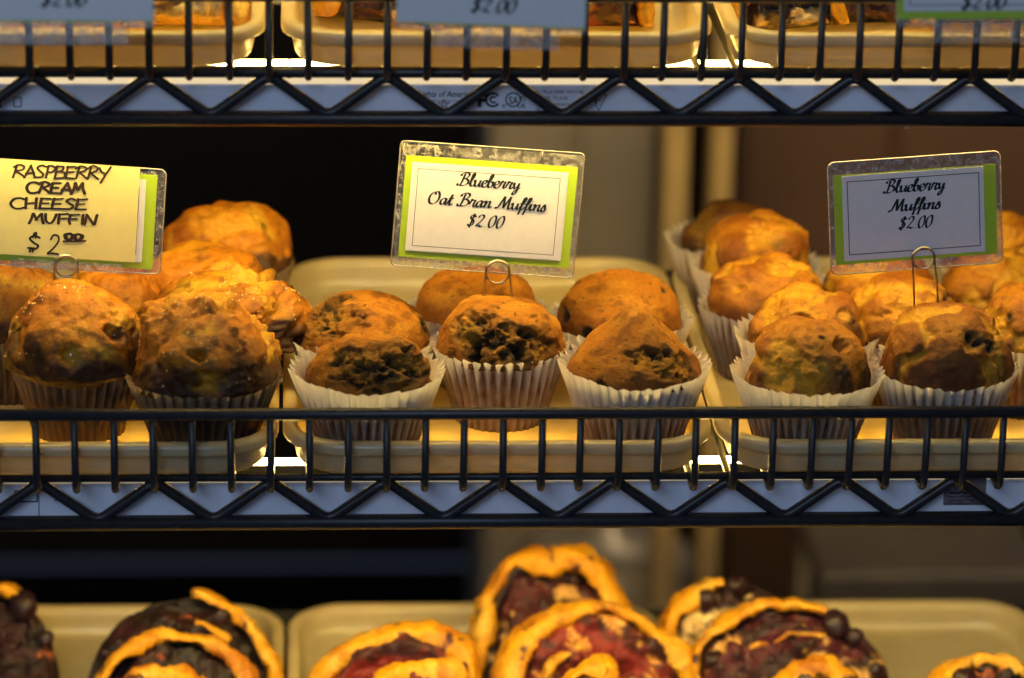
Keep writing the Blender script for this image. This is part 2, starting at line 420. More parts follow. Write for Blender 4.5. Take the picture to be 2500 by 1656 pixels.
def muffin(kind, px, py, h, label, seed, rb=.0275, rt=.041, hl=.047, R=.0365, zc=.041, x=None, y=None, res=1.0,
           patches=(), tone=0.0, low=1.0, lean=(0, 0), group=None, fill=.034, nf=38, peak=0.0, sq=1.0, dark=0.0, squash=1.0):
    if y is None:
        P = on_z(px, py, FLOOR + h); x, y = P[0], P[1]
    o = thing('muffin', label, 'muffin', (x, y, FLOOR), group)
    o.rotation_euler = (lean[0], lean[1], random.uniform(-.2, .2) * 0)
    liner(rb, rt, hl, seed, o, fill, nf, grease=(.25, .105, .020) if kind != 'rasp' else (.16, .07, .022), paper=(.93, .88, .78) if kind != 'rasp' else (.44, .33, .20))
    n1, n2, m = int(96 * res), 14, int(230 * res)
    th = np.linspace(0, 2 * pi, m, endpoint=False)
    ph = np.linspace(.004, radians(112), n1)
    PH, TH = np.meshgrid(ph, th, indexing='ij')
    d = np.stack([np.sin(PH) * np.cos(TH), np.sin(PH) * np.sin(TH), np.cos(PH)], -1).reshape(-1, 3)
    H = h - zc
    so = np.array([seed * 3.17, seed * 1.73, seed * 2.39])
    q = d + so
    rr = R * np.sin(PH).ravel() ** .88; cz = np.cos(PH).ravel()
    zz = np.where(cz > 0, H * cz ** sq, H * .55 * cz)
    zz = zz + peak * np.exp(-(rr / (R * .42)) ** 2)
    pos_ = np.stack([rr * np.cos(TH).ravel(), rr * np.sin(TH).ravel(), zz], 1)
    pdeg = np.degrees(PH).ravel()
    lowf = fbm(q * 1.25, 3, seed)
    if kind == 'oat':
        disp = .11 * low * lowf + .045 * fbm(q * 3.2, 4, seed + 3) + .010 * fbm(q * 13, 3, seed + 4)
        c = np.repeat(np.array([[.40, .155, .022]]), len(d), 0)
        c = mixc(c, (.50, .225, .045), sst(-.15, .5, fbm(q * 2.2, 3, seed + 9)))
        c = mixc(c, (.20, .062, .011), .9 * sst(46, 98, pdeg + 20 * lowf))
        c = mixc(c, (.22, .075, .013), .8 * sst(.05, .45, fbm(q * 5, 4, seed + 12)))
        c = mixc(c, (.08, .035, .014), sst(.52, .66, fbm(q * 15, 2, seed + 30)) * .8)
    elif kind == 'blue':
        cr = np.abs(fbm(q * .95 + 4.1, 4, seed + 20, .46)); crack = 1 - sst(.0, .24, cr)
        n4 = fbm(q * 3.3, 4, seed + 3, .55)
        disp = .11 * low * lowf + .060 * n4 + .011 * fbm(q * 12, 3, seed + 4) - .09 * crack + .045 * crack * fbm(q * 7, 3, seed + 22)
        c = np.repeat(np.array([[.47, .19, .014]]), len(d), 0)
        c = mixc(c, (.27, .082, .008), sst(-.15, .40, fbm(q * 1.8, 4, seed + 9) + .3 * n4) * .85)
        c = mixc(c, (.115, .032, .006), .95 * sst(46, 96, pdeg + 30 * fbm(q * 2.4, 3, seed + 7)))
        c = mixc(c, (.60, .33, .045), sst(.30, .95, crack + .35 * fbm(q * 5, 3, seed + 23)) * .9)
        c = mixc(c, (.20, .058, .008), .6 * sst(.05, .45, fbm(q * 9, 3, seed + 12)) * (1 - crack))
    else:
        wq = q * 1.30 + .26 * np.stack([fbm(q * 2.2, 2, seed + 70), fbm(q * 2.2, 2, seed + 71), fbm(q * 2.2, 2, seed + 72)], 1)
        w0, cid0 = worley(wq, seed + 1)
        lum = .66 - w0; n3 = fbm(q * 4.6, 4, seed + 3)
        disp = .23 * low * lum + .048 * n3 + .009 * fbm(q * 14, 2, seed + 4) + .08 * lowf
        n5 = fbm(q * 2.3, 4, seed + 9)
        c = np.repeat(np.array([[.46, .175, .013]]), len(d), 0)
        c = mixc(c, (.58, .30, .040), sst(.05, .45, fbm(q * 2.0, 3, seed + 5)) * .9)
        c = mixc(c, (.24, .070, .008), sst(.0, .42, fbm(q * 1.6, 3, seed + 9) + .2 * n3) * .85)
        c = mixc(c, (.66, .40, .10), sst(.16, -.08, lum + .12 * n3) * sst(-.05, .2, fbm(q * 1.7, 2, seed + 6)) * .9)
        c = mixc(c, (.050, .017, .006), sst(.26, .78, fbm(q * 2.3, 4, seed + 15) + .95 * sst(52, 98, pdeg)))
        c = mixc(c, (.13, .038, .007), sst(.2, .5, fbm(q * 8, 3, seed + 16)) * .6)
    for (az, pol, rad, typ) in patches:
        a, p_ = radians(az), radians(pol); pc = np.array([sin(p_) * cos(a), sin(p_) * sin(a), cos(p_)])
        ang = np.degrees(np.arccos(np.clip(d @ pc, -1, 1))) * (1 + .75 * fbm(q * 3.3, 3, seed + 40)) + (rad * .5) * fbm(q * 7, 3, seed + 41)
        mk = 1 - sst(rad * (.52 if typ == 'crater' else .7 if typ == 'berry' else .30), rad, ang)
        if typ == 'crater':          # broken crust: rough crumb with berries
            bl = fbm(q * 4.6, 4, seed + 44, .55); b9 = fbm(q * 11, 3, seed + 47)
            edge = np.exp(-((ang - rad) / (rad * .16)) ** 2)
            disp = disp + mk * (-.070 + .12 * bl + .05 * b9) + .022 * edge
            w1, cid = worley(q * 3.6 + .2 * bl[:, None], seed + 50)
            bm_ = mk * (cid > .45) * (1 - sst(.22, .52, w1 + .22 * fbm(q * 9, 3, seed + 51)))
            cc = np.repeat(np.array([[.27, .125, .018]]), len(d), 0)
            cc = mixc(cc, (.42, .20, .032), sst(.0, .45, bl + .4 * b9)); cc = mixc(cc, (.115, .075, .020), sst(.05, .4, fbm(q * 3.5, 3, seed + 46)) * .8)
            cc = mixc(cc, (.030, .018, .014), sst(-.05, -.35, bl + .5 * b9))
            c = mixc(c, cc, mk); c = mixc(c, (.010, .007, .012), bm_ * .97); disp = disp - .045 * bm_
            c = mixc(c, (.06, .035, .03), .45 * (1 - sst(rad * .9, rad * 1.35, ang)) * (1 - mk))
        elif typ == 'berry':         # a berry showing through
            c = mixc(c, (.14, .07, .035), .75 * (1 - sst(rad * .7, rad * 2.0, ang))); c = mixc(c, (.012, .008, .014), mk * .95); disp = disp - .05 * mk + .05 * mk * fbm(q * 12, 2, seed + 62)
        elif typ == 'pale':
            c = mixc(c, (.62, .32, .055), mk * .8); disp = disp - .06 * mk + .10 * mk * fbm(q * 4.5, 3, seed + 60)
        elif typ == 'dark':
            c = mixc(c, (.050, .016, .006), mk * .85); disp = disp + .06 * mk * billow(q * 9, 3, seed + 61)
        elif typ == 'lobe':
            disp = disp + .22 * (1 - sst(rad * .2, rad * 1.3, ang))
        elif typ == 'dent':
            disp = disp - .20 * (1 - sst(rad * .3, rad * 1.1, ang))
    c = c * (np.array([.74, .70, .22]) if kind != 'rasp' else np.array([.84, .78, .22]))
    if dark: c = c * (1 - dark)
    nd = d * np.array([1, 1, .9])
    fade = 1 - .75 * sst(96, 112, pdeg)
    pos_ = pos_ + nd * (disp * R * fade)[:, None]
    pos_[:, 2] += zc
    # body inside the paper
    ring = pos_[-m:]; Vb = []; Cb = []
    r_end = np.hypot(ring[:, 0], ring[:, 1])
    for k in range(1, n2 + 1):
        t = k / n2; zt = ring[:, 2] * (1 - t) + .0022 * t
        lr = rb + (rt - rb) * np.clip(zt / hl, 0, 1) ** 1.15 - .0034
        r = np.minimum(r_end, lr) if k > 1 else np.minimum(r_end, lr)
        Vb.append(np.stack([r * np.cos(th), r * np.sin(th), zt], 1)); Cb.append(np.repeat(np.array([[.36, .17, .045]]), m, 0))
    V = np.concatenate([pos_] + Vb + [np.array([[0, 0, .0022]])]); C = np.concatenate([c] + Cb + [np.array([[.36, .17, .045]])])
    # keep the dome inside the paper where it dips below the paper edge
    rv = np.hypot(V[:, 0], V[:, 1]); lim = rb + (rt - rb) * np.clip(V[:, 2] / hl, 0, 1) ** 1.15 - .0030
    inside = V[:, 2] < hl * .90
    sc_ = np.where(inside & (rv > lim), lim / np.maximum(rv, 1e-6), 1.0); V[:, 0] *= sc_; V[:, 1] *= sc_
    n = n1 + n2; Fq = grid_faces(n, m)[:, ::-1]
    ce = len(V) - 1; last = (n - 1) * m
    tri_f = [(last + (k + 1) % m, last + k, ce) for k in range(m)][::-1]
    q4 = np.array([(a, b, ce, ce) for a, b, _ in tri_f][:0]).reshape(0, 4)
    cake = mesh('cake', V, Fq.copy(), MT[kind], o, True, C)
    return o, V, n1 * m
TUBES = None
def sugar(o, V, nv, seed, count, zmin):
    rng = np.random.RandomState(seed); idx = rng.choice(nv, nv, replace=False); vs = []; fs = []; k = 0
    for i in idx:
        p = V[i]
        if p[2] < zmin or k >= count: continue
        if vn(np.array([[p[0] * 90, p[1] * 90, p[2] * 90]]), seed)[0] < .05: continue
        s = rng.uniform(.00025, .0006); R3 = Matrix.Rotation(rng.uniform(0, 6), 3, Vector(rng.normal(size=3)).normalized()); b = len(vs)
        for a in ((-1, -1, -1), (1, -1, -1), (1, 1, -1), (-1, 1, -1), (-1, -1, 1), (1, -1, 1), (1, 1, 1), (-1, 1, 1)):
            vs.append(Vector(p) + R3 @ Vector(a) * s)
        for f in ((0, 3, 2, 1), (4, 5, 6, 7), (0, 1, 5, 4), (1, 2, 6, 5), (2, 3, 7, 6), (3, 0, 4, 7)): fs.append(tuple(b + t for t in f))
        k += 1
    g = mesh('sugar', vs, fs, MT['sugar'], o, False); g['kind'] = 'stuff'

GR, GO, GB = 'raspberry cream cheese muffins', 'oat bran muffins', 'blueberry muffins'
# azimuth: 270 faces the camera, 0 is to the right
MR1 = muffin('rasp', 175, 668, .089, 'craggy sugar-crusted raspberry muffin with the yellow price card clip stuck in it', 11, rb=.027, rt=.0385, hl=.044, R=.0405, zc=.049,
       patches=[(330, 62, 20, 'dark'), (200, 70, 22, 'dark'), (268, 72, 13, 'pale'), (330, 40, 14, 'pale'), (250, 84, 14, 'dark'), (190, 45, 14, 'dark'), (310, 55, 10, 'dent')], group=GR, fill=.04)
MR2 = muffin('rasp', 470, 718, .086, 'dark-fronted raspberry muffin at the front right corner of its tray', 23, rb=.029, rt=.0440, hl=.047, R=.0410, zc=.048,
       patches=[(272, 78, 13, 'pale'), (255, 72, 12, 'dark'), (300, 80, 18, 'dark'), (225, 80, 20, 'dark'), (268, 55, 9, 'dent'), (90, 40, 40, 'lobe')], group=GR, fill=.038)
MR3 = muffin('rasp', 530, 655, .080, 'big glossy golden raspberry muffin bulging over its paper by the tray edge', 37, rb=.029, rt=.040, hl=.043, R=.0455, zc=.047,
       patches=[(20, 62, 18, 'dark'), (275, 45, 22, 'pale'), (0, 70, 40, 'lobe'), (330, 55, 10, 'pale')], group=GR, x=-.1745, y=.106)
muffin('rasp', 450, 585, .080, 'lumpy orange raspberry muffin behind the big glossy golden one', 41, R=.042, zc=.045, rt=.040, hl=.043, group=GR, x=-.182, y=.170, res=.7)
muffin('rasp', 510, 490, .087, 'raspberry muffin standing farthest back, against the dark', 57, R=.041, zc=.05, rt=.041, hl=.05, group=GR, res=.7, x=-.170, y=.236,
       patches=[(260, 30, 30, 'pale')])
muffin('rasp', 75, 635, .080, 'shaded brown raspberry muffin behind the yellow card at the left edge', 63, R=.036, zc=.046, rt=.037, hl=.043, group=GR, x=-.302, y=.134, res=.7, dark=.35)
muffin('rasp', 240, 632, .078, 'raspberry muffin with a browned knob below the yellow card', 71, R=.034, zc=.044, rt=.036, hl=.043, group=GR, x=-.239, y=.140, res=.7)
for (o_, V_, nv_), s_, z_ in ((MR1, 5, .052), (MR2, 6, .05), (MR3, 7, .06)): sugar(o_, V_, nv_, s_, 130, z_)

muffin('oat', 850, 775, .068, 'shade-darkened oat bran muffin with a broken blueberry front, nearest left', 101, rb=.029, rt=.0445, hl=.0490, R=.0375, zc=.042, y=.036, x=-.083,
       patches=[(285, 58, 46, 'crater'), (320, 62, 26, 'crater')], tone=.2, low=1.9, group=GO, dark=.12, fill=.026, nf=40, sq=.8)  # colour lowered a little for the shade under the lamp housing
muffin('oat', 840, 685, .072, 'oat bran muffin with a green-black berry patch, second row left', 113, rb=.029, rt=.0435, hl=.047, R=.0400, zc=.041,
       patches=[(215, 44, 30, 'crater'), (195, 20, 12, 'crater'), (350, 66, 9, 'berry'), (60, 25, 6, 'berry')], group=GO, sq=.85, fill=.028)
muffin('oat', 1160, 690, .076, 'oat bran muffin carrying the middle price card, burst open at its front', 127, rb=.0275, rt=.0395, hl=.0475, R=.0395, zc=.040,
       patches=[(235, 52, 28, 'crater'), (272, 66, 28, 'crater'), (305, 70, 22, 'crater'), (281, 72, 9, 'berry')], group=GO, sq=.8, fill=.038, nf=36)
muffin('oat', 1105, 630, .070, 'smooth orange oat bran muffin behind the middle price card', 131, R=.0375, zc=.040, group=GO, sq=.62, res=.7, low=.5, y=.152, x=-.013)
muffin('oat', 1470, 742, .071, 'peaked oat bran muffin with a dark split, nearest right of its tray', 149, rb=.029, rt=.0445, hl=.0480, R=.0405, zc=.039, y=.046, x=.0765,
       patches=[(282, 46, 24, 'crater'), (315, 58, 22, 'crater'), (240, 80, 10, 'berry')], group=GO, peak=.012, sq=1.15, low=.7, fill=.02, nf=40)
muffin('oat', 1435, 625, .073, 'smooth rounded oat bran muffin with a thin crack, back right', 151, R=.0390, zc=.040, rt=.0435, group=GO, sq=.75, res=.85, low=.8, y=.132, x=.0745,
       patches=[(200, 74, 9, 'berry'), (235, 82, 7, 'berry'), (345, 40, 4, 'berry')], fill=.026)

muffin('blue', 1870, 748, .076, 'pale-cracked golden blueberry muffin at the front left of the right tray', 203, rb=.029, rt=.0445, hl=.0470, R=.0385, zc=.039, y=.036, x=.1785,
       patches=[(268, 62, 24, 'pale'), (300, 78, 20, 'dark'), (288, 24, 4, 'berry'), (315, 40, 8, 'dent'), (340, 75, 20, 'dark')], group=GB, fill=.02, nf=42, sq=.8, low=1.2)
muffin('blue', 1875, 672, .077, 'blueberry muffin split by yellow cracks, second in its row', 211, R=.0370, zc=.042, rt=.042, hl=.049, group=GB, x=.1865, y=.098,
       patches=[(255, 52, 16, 'dent'), (250, 40, 20, 'pale'), (320, 60, 22, 'dark'), (312, 45, 9, 'pale')], low=1.2)
muffin('blue', 1785, 600, .075, 'plump orange blueberry muffin with a bright yellow crack, third in its row', 223, R=.0375, zc=.044, rt=.040, hl=.045, group=GB, x=.1685, y=.163, res=.7,
       patches=[(225, 55, 12, 'pale'), (300, 20, 18, 'pale')], sq=.75)
muffin('blue', 1775, 508, .083, 'tall orange blueberry muffin showing one big berry, fourth in its row', 229, R=.0370, zc=.046, rt=.041, hl=.05, group=GB, x=.171, y=.230, res=.7,
       patches=[(285, 48, 10, 'berry'), (275, 40, 26, 'pale')], sq=.7)
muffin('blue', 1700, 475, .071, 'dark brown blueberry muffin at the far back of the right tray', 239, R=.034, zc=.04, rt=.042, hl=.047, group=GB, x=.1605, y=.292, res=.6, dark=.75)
muffin('blue', 2190, 718, .082, 'round browned blueberry muffin holding the grey price card', 241, rb=.029, rt=.0430, hl=.047, R=.0400, zc=.043, group=GB, x=.2625, y=.044,
       patches=[(292, 45, 14, 'pale'), (290, 40, 5, 'berry'), (300, 48, 5, 'berry'), (312, 56, 6, 'berry'), (305, 74, 16, 'pale')], low=.7, sq=.8, nf=40)
muffin('blue', 2110, 640, .079, 'yellow-topped blueberry muffin behind the grey price card clip', 251, R=.0385, zc=.043, rt=.041, hl=.047, group=GB, x=.2490, y=.118,
       patches=[(270, 45, 34, 'pale'), (330, 50, 10, 'berry'), (320, 62, 7, 'berry')], res=.85)
muffin('blue', 2050, 590, .075, 'orange blueberry muffin half hidden behind the grey price card', 257, R=.036, zc=.042, rt=.040, group=GB, x=.243, y=.187, res=.6)
muffin('blue', 2350, 670, .078, 'speckled blueberry muffin cut off by the right edge of the photo', 263, R=.0365, zc=.042, rt=.041, group=GB, x=.3250, y=.102, res=.8,
       patches=[(215, 60, 26, 'pale'), (230, 50, 5, 'berry'), (205, 65, 5, 'berry')])
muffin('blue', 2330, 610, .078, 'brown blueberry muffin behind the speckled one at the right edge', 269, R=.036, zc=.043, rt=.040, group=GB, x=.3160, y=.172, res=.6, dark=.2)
muffin('blue', 2350, 530, .080, 'blurred yellow blueberry muffin at the back by the right edge', 271, R=.036, zc=.044, rt=.040, group=GB, x=.330, y=.243, res=.6, patches=[(250, 45, 30, 'pale')])

# ------------------------------------------------------------------ lettering: pen strokes
SCRIPT = {
 'l': ([[(0, .25), (.25, .9), (.42, 1.65), (.33, 2.0), (.2, 1.75), (.18, .5), (.3, .05), (.5, .05), (.66, .3)]], .52),
 'u': ([[(0, .7), (.12, .98), (.17, .6), (.2, .2), (.35, .02), (.55, .2), (.7, .7)], [(.73, 1.0), (.7, .35), (.8, .03), (1.0, .28)]], .92),
 'e': ([[(0, .42), (.34, .52), (.56, .82), (.40, 1.06), (.16, .92), (.06, .48), (.18, .06), (.44, .0), (.74, .32)]], .66),
 'b': ([[(0, .25), (.2, .9), (.38, 1.65), (.29, 2.0), (.15, 1.7), (.12, .4), (.25, .02), (.5, .1), (.62, .5), (.5, .9), (.36, .72)], [(.58, .75), (.84, .85)]], .74),
 'r': ([[(0, .3), (.14, .8), (.2, 1.16), (.28, .96), (.56, 1.0), (.50, .55), (.50, .16), (.62, .02), (.82, .3)]], .74),
 'y': ([[(0, .7), (.12, .98), (.17, .6), (.22, .25), (.38, .1), (.55, .35), (.68, .95)], [(.7, 1.0), (.66, .2), (.55, -.6), (.36, -.88), (.22, -.65), (.4, -.25), (.92, .28)]], .86),
 'B': ([[(.22, 1.45), (.2, 1.75), (.5, 2.0), (.95, 1.98), (1.08, 1.62), (.85, 1.2), (.55, 1.08)], [(.55, 1.08), (.95, 1.02), (1.18, .65), (1.0, .18), (.6, 0), (.3, .1)], [(.6, 1.9), (.52, 1.2), (.44, .45), (.28, .05), (.04, .08), (.05, .32)]], 1.28),
 'O': ([[(.75, 1.92), (.35, 1.75), (.1, 1.2), (.12, .5), (.4, .02), (.85, .15), (1.12, .8), (1.08, 1.5), (.85, 1.95), (.6, 1.75), (.66, 1.45)]], 1.32),
 'a': ([[(.62, .85), (.4, 1.0), (.15, .75), (.08, .35), (.22, .02), (.45, .2), (.63, .8)], [(.67, 1.0), (.62, .3), (.72, .02), (.92, .28)]], .84),
 't': ([[(0, .3), (.22, 1.0), (.34, 1.65), (.27, .8), (.25, .22), (.38, .01), (.6, .28)], [(.04, 1.02), (.58, 1.08)]], .62),
 'n': ([[(0, .75), (.1, 1.0), (.18, .88), (.14, .0)], [(.15, .3), (.35, .85), (.55, 1.0), (.64, .8), (.6, .25), (.72, .01), (.93, .28)]], .88),
 'M': ([[(0, .22), (.1, .02), (.28, .25), (.5, 1.1), (.7, 1.95)], [(.7, 1.95), (.78, 1.0), (.84, .1)], [(.84, .1), (1.08, 1.0), (1.36, 1.95)], [(1.36, 1.95), (1.34, 1.0), (1.36, .2), (1.5, .02), (1.7, .28)]], 1.62),
 'f': ([[(0, .35), (.33, .9), (.53, 1.6), (.46, 1.95), (.32, 1.8), (.25, 1.0), (.2, 0), (.1, -.75)], [(.02, .95), (.52, 1.0)], [(.2, .08), (.42, .12), (.56, .35)]], .54),
 'i': ([[(0, .4), (.14, 1.0), (.14, .3), (.26, .02), (.46, .28)], [(.18, 1.42), (.24, 1.5)]], .44),
 's': ([[(0, .25), (.22, .8), (.3, 1.08), (.4, .7), (.48, .3), (.35, .0), (.1, .06), (.08, .25)]], .6),
 '$': ([[(.85, 1.45), (.65, 1.75), (.35, 1.7), (.25, 1.35), (.5, 1.05), (.75, .75), (.65, .2), (.3, .05), (.08, .32)], [(.6, 2.0), (.38, -.25)]], 1.08),
 '2': ([[(.15, 1.4), (.3, 1.8), (.65, 1.85), (.8, 1.5), (.55, .9), (.05, .08)], [(.05, .08), (.45, .2), (.7, .02), (.95, .22)]], 1.08),
 '.': ([[(.1, .02), (.2, .1)]], .42),
 '0': ([[(.55, 1.85), (.25, 1.5), (.12, .8), (.25, .1), (.5, .03), (.82, .5), (.88, 1.3), (.75, 1.8), (.55, 1.85)]], 1.02),
 ' ': ([], .5)}
HAND = {
 'R': ([[(.05, 0), (.12, .5), (.2, 1.0)], [(.0, .85), (.3, 1.05), (.62, .9), (.55, .65), (.2, .5)], [(.2, .5), (.5, .25), (.75, .02)]], .72),
 'A': ([[(0, 0), (.2, .5), (.38, 1.0)], [(.38, 1.0), (.5, .5), (.68, .02)], [(.1, .35), (.6, .38)]], .66),
 'S': ([[(.6, .9), (.35, 1.0), (.12, .8), (.3, .55), (.52, .32), (.4, .05), (.0, .08)]], .62),
 'P': ([[(.1, 0), (.14, 1.0)], [(.02, .92), (.4, 1.02), (.6, .78), (.4, .52), (.14, .48)]], .58),
 'B': ([[(.1, 0), (.14, 1.0)], [(.08, .95), (.48, .98), (.5, .65), (.16, .52)], [(.16, .52), (.6, .45), (.6, .1), (.3, 0), (.06, .02)]], .66),
 'E': ([[(.12, .98), (.1, .5), (.08, .02)], [(.1, .95), (.6, .98)], [(.1, .52), (.52, .54)], [(.08, .04), (.6, .04)]], .68),
 'Y': ([[(0, .95), (.2, .62), (.34, .52)], [(.72, 1.0), (.45, .4), (.2, -.3)]], .66),
 'C': ([[(.7, .88), (.5, 1.0), (.2, .85), (.04, .45), (.2, .06), (.5, 0), (.75, .12)]], .80),
 'M': ([[(0, 0), (.14, .5), (.22, 1.0)], [(.22, 1.0), (.42, .35)], [(.42, .35), (.68, 1.0)], [(.68, 1.0), (.74, .5), (.86, 0)]], .92),
 'H': ([[(.05, 1.0), (.05, 0)], [(.58, 1.0), (.6, 0)], [(.05, .5), (.6, .54)]], .74),
 'U': ([[(.02, 1.0), (.05, .35), (.25, .02), (.5, .15), (.6, .6), (.62, 1.0)]], .76),
 'F': ([[(.1, 1.0), (.06, .5), (.08, 0)], [(.06, .96), (.6, 1.0)], [(.06, .52), (.5, .56)]], .66),
 'I': ([[(.15, 1.0), (.15, 0)]], .34),
 'N': ([[(.02, 0), (.06, .98)], [(.06, .98), (.55, .02)], [(.55, .02), (.66, 1.0)]], .74),
 '$': ([[(.6, .8), (.35, .92), (.08, .75), (.3, .5), (.56, .3), (.4, .06), (.02, .1)], [(.28, 1.15), (.22, .85)], [(.42, 1.15), (.36, .85)], [(.2, .1), (.16, -.15)], [(.36, .1), (.3, -.15)]], .75),
 '2': ([[(.1, .75), (.25, 1.0), (.52, .98), (.55, .7), (.3, .3), (0, .0)], [(0, 0), (.3, .04), (.6, 0)]], .75),
 '0': ([[(.3, 1.0), (.06, .8), (.1, .3), (.32, .1), (.55, .4), (.52, .85), (.3, 1.0)]], .62), ' ': ([], .4)}
def strokes(text, font):
    out = []; x = 0
    for ch in text:
        st, adv = font[ch]
        for s in st: out.append([(x + p[0], p[1]) for p in s])
        x += adv
    return out, x
def ribbon(V, Fs, pts, w, nib, to3d):
    P = catmull(pts, 7); n = len(P); b = len(V)
    for i in range(n):
        t = P[min(i + 1, n - 1)] - P[max(i - 1, 0)]; L = max(hypot(*t), 1e-9); t = t / L
        if nib is None: nv = np.array((-t[1], t[0])) * w / 2
        else:
            k = abs(t[0] * nib[1] - t[1] * nib[0]); nv = np.array((-t[1], t[0])) * w / 2 * (.34 + .66 * k ** 1.2)
        V.append(to3d(P[i] + nv)); V.append(to3d(P[i] - nv))
    for i in range(n - 1): Fs.append((b + 2 * i, b + 2 * i + 1, b + 2 * i + 3, b + 2 * i + 2))
    if nib is None:                      # round pen ends
        for e in (0, n - 1):
            c = len(V); V.append(to3d(P[e]))
            for k in range(9): a = 2 * pi * k / 8; V.append(to3d(P[e] + np.array((cos(a), sin(a))) * w / 2))
            for k in range(8): Fs.append((c, c + 1 + k, c + 2 + k))
def write(name, text, font, cx, y0, size, parent, mat, lift, shear=.22, pen=.2, nib=(.82, .57), wid=None, anchor='c', jit=0, xs=1.0, rise=0.0):
    """cx,y0 in the card's own plane; size = x-height in metres"""
    st, adv = strokes(text, font); V = []; Fs = []
    if wid: xs = wid / (adv * size)
    tot = adv * size * xs; x0 = cx - (tot / 2 if anchor == 'c' else 0)
    rng = random.Random(len(text) * 7 + int(abs(y0) * 1e5))
    lyr = [0]
    for s in st:
        s = [(p[0] + rng.uniform(-jit, jit), p[1] + rng.uniform(-jit, jit)) for p in s]; lyr[0] += 1; lf = lift - .000012 * lyr[0]
        ribbon(V, Fs, s, pen, nib, lambda p: (x0 + (p[0] * xs + shear * p[1]) * size - shear * size * .6, lf, y0 + p[1] * size + rise * p[0] * xs * size))
    return mesh(name, V, Fs, mat, parent, False)

# ------------------------------------------------------------------ price cards
def quad_frame(TL, TR, BR, BL, y):
    P = [on_y(*p, y) for p in (TL, TR, BR, BL)]
    ex = (P[1] - P[0] + P[2] - P[3]); ex /= np.linalg.norm(ex)
    w = (np.linalg.norm(P[1] - P[0]) + np.linalg.norm(P[2] - P[3])) / 2; h = (np.linalg.norm(P[3] - P[0]) + np.linalg.norm(P[2] - P[1])) / 2
    c = sum(P) / 4; return c, ex, w, h, atan2(-ex[2], ex[0])
def plate(name, x0, x1, z0, z1, y, mat, parent, rad=.0, thick=.0002, curl=0):
    n = 5 if rad else 1; ring = []
    for (cx, cz, a0) in ((x1, z1, 0), (x0, z1, 90), (x0, z0, 180), (x1, z0, 270)):
        sx = -1 if a0 in (0, 270) else 1; sz = -1 if a0 in (0, 90) else 1
        for k in range(n):
            a = radians(a0 + (90 * k / (n - 1) if n > 1 else 45)); ring.append((cx + sx * rad + rad * cos(a) if rad else cx, cz + sz * rad + rad * sin(a) if rad else cz))
    m = len(ring); V = [(p[0], y - thick / 2, p[1]) for p in ring] + [(p[0], y + thick / 2, p[1]) for p in ring]
    Fs = [tuple(range(m))[::-1], tuple(range(m, 2 * m))] + [(k, (k + 1) % m, m + (k + 1) % m, m + k) for k in range(m)]
    return mesh(name, V, Fs, mat, parent, False)
def sleeve_edge(parent, w, h, y, rad, seed):
    rng = random.Random(seed); pts = []
    for p in rrect(w, h, rad, 6): pts.append((p[0] + rng.uniform(-.00015, .00015), y, p[1] + rng.uniform(-.00015, .00015)))
    return tube_obj('sleeve_edge', pts, .00042, MT['filmedge'], parent, 6, True)
def frame_lines(parent, x0, x1, z0, z1, y, t, mat):
    V = []; Fs = []
    for (a, b, c, d) in ((x0, x1, z1 - t, z1), (x0, x1, z0, z0 + t), (x0, x0 + t, z0 + t, z1 - t), (x1 - t, x1, z0 + t, z1 - t)):
        n = len(V); V += [(a, y, c), (b, y, c), (b, y, d), (a, y, d)]; Fs.append((n, n + 1, n + 2, n + 3))
    return mesh('border_line', V, Fs, mat, parent, False)
def clip(px_ring, r, footL, footR, yb, label, zL, zR):
    """bent wire card clip: two legs and a coil"""
    c = on_y(*px_ring, yb - .0012); fl = on_y(*footL, yb); fr = on_y(*footR, yb)
    o = thing('card_clip', label, 'clip', (c[0], c[1], fl[2]), 'bent wire card clips')
    def loc(p): return (p[0] - c[0], p[1] - c[1], p[2] - fl[2])
    pts = [(fl[0], c[1], fl[2] - .006), (fl[0] * .5 + (c[0] - r * .98) * .5, c[1], (fl[2] + c[2]) / 2)]
    n = 40
    for k in range(n + 1):
        t = k / n; a = pi - t * 3 * pi
        pts.append((c[0] + r * cos(a), c[1] + (t - .5) * .0030 , c[2] + r * sin(a)))
    pts.append((fr[0] * .5 + (c[0] + r) * .5, c[1] + .0015, (fr[2] + c[2]) / 2)); pts.append((fr[0], c[1] + .0015, fr[2] - .006))
    tube_obj('wire', [loc(p) for p in pts], .00062, MT['steel'], o, 10)
    return o

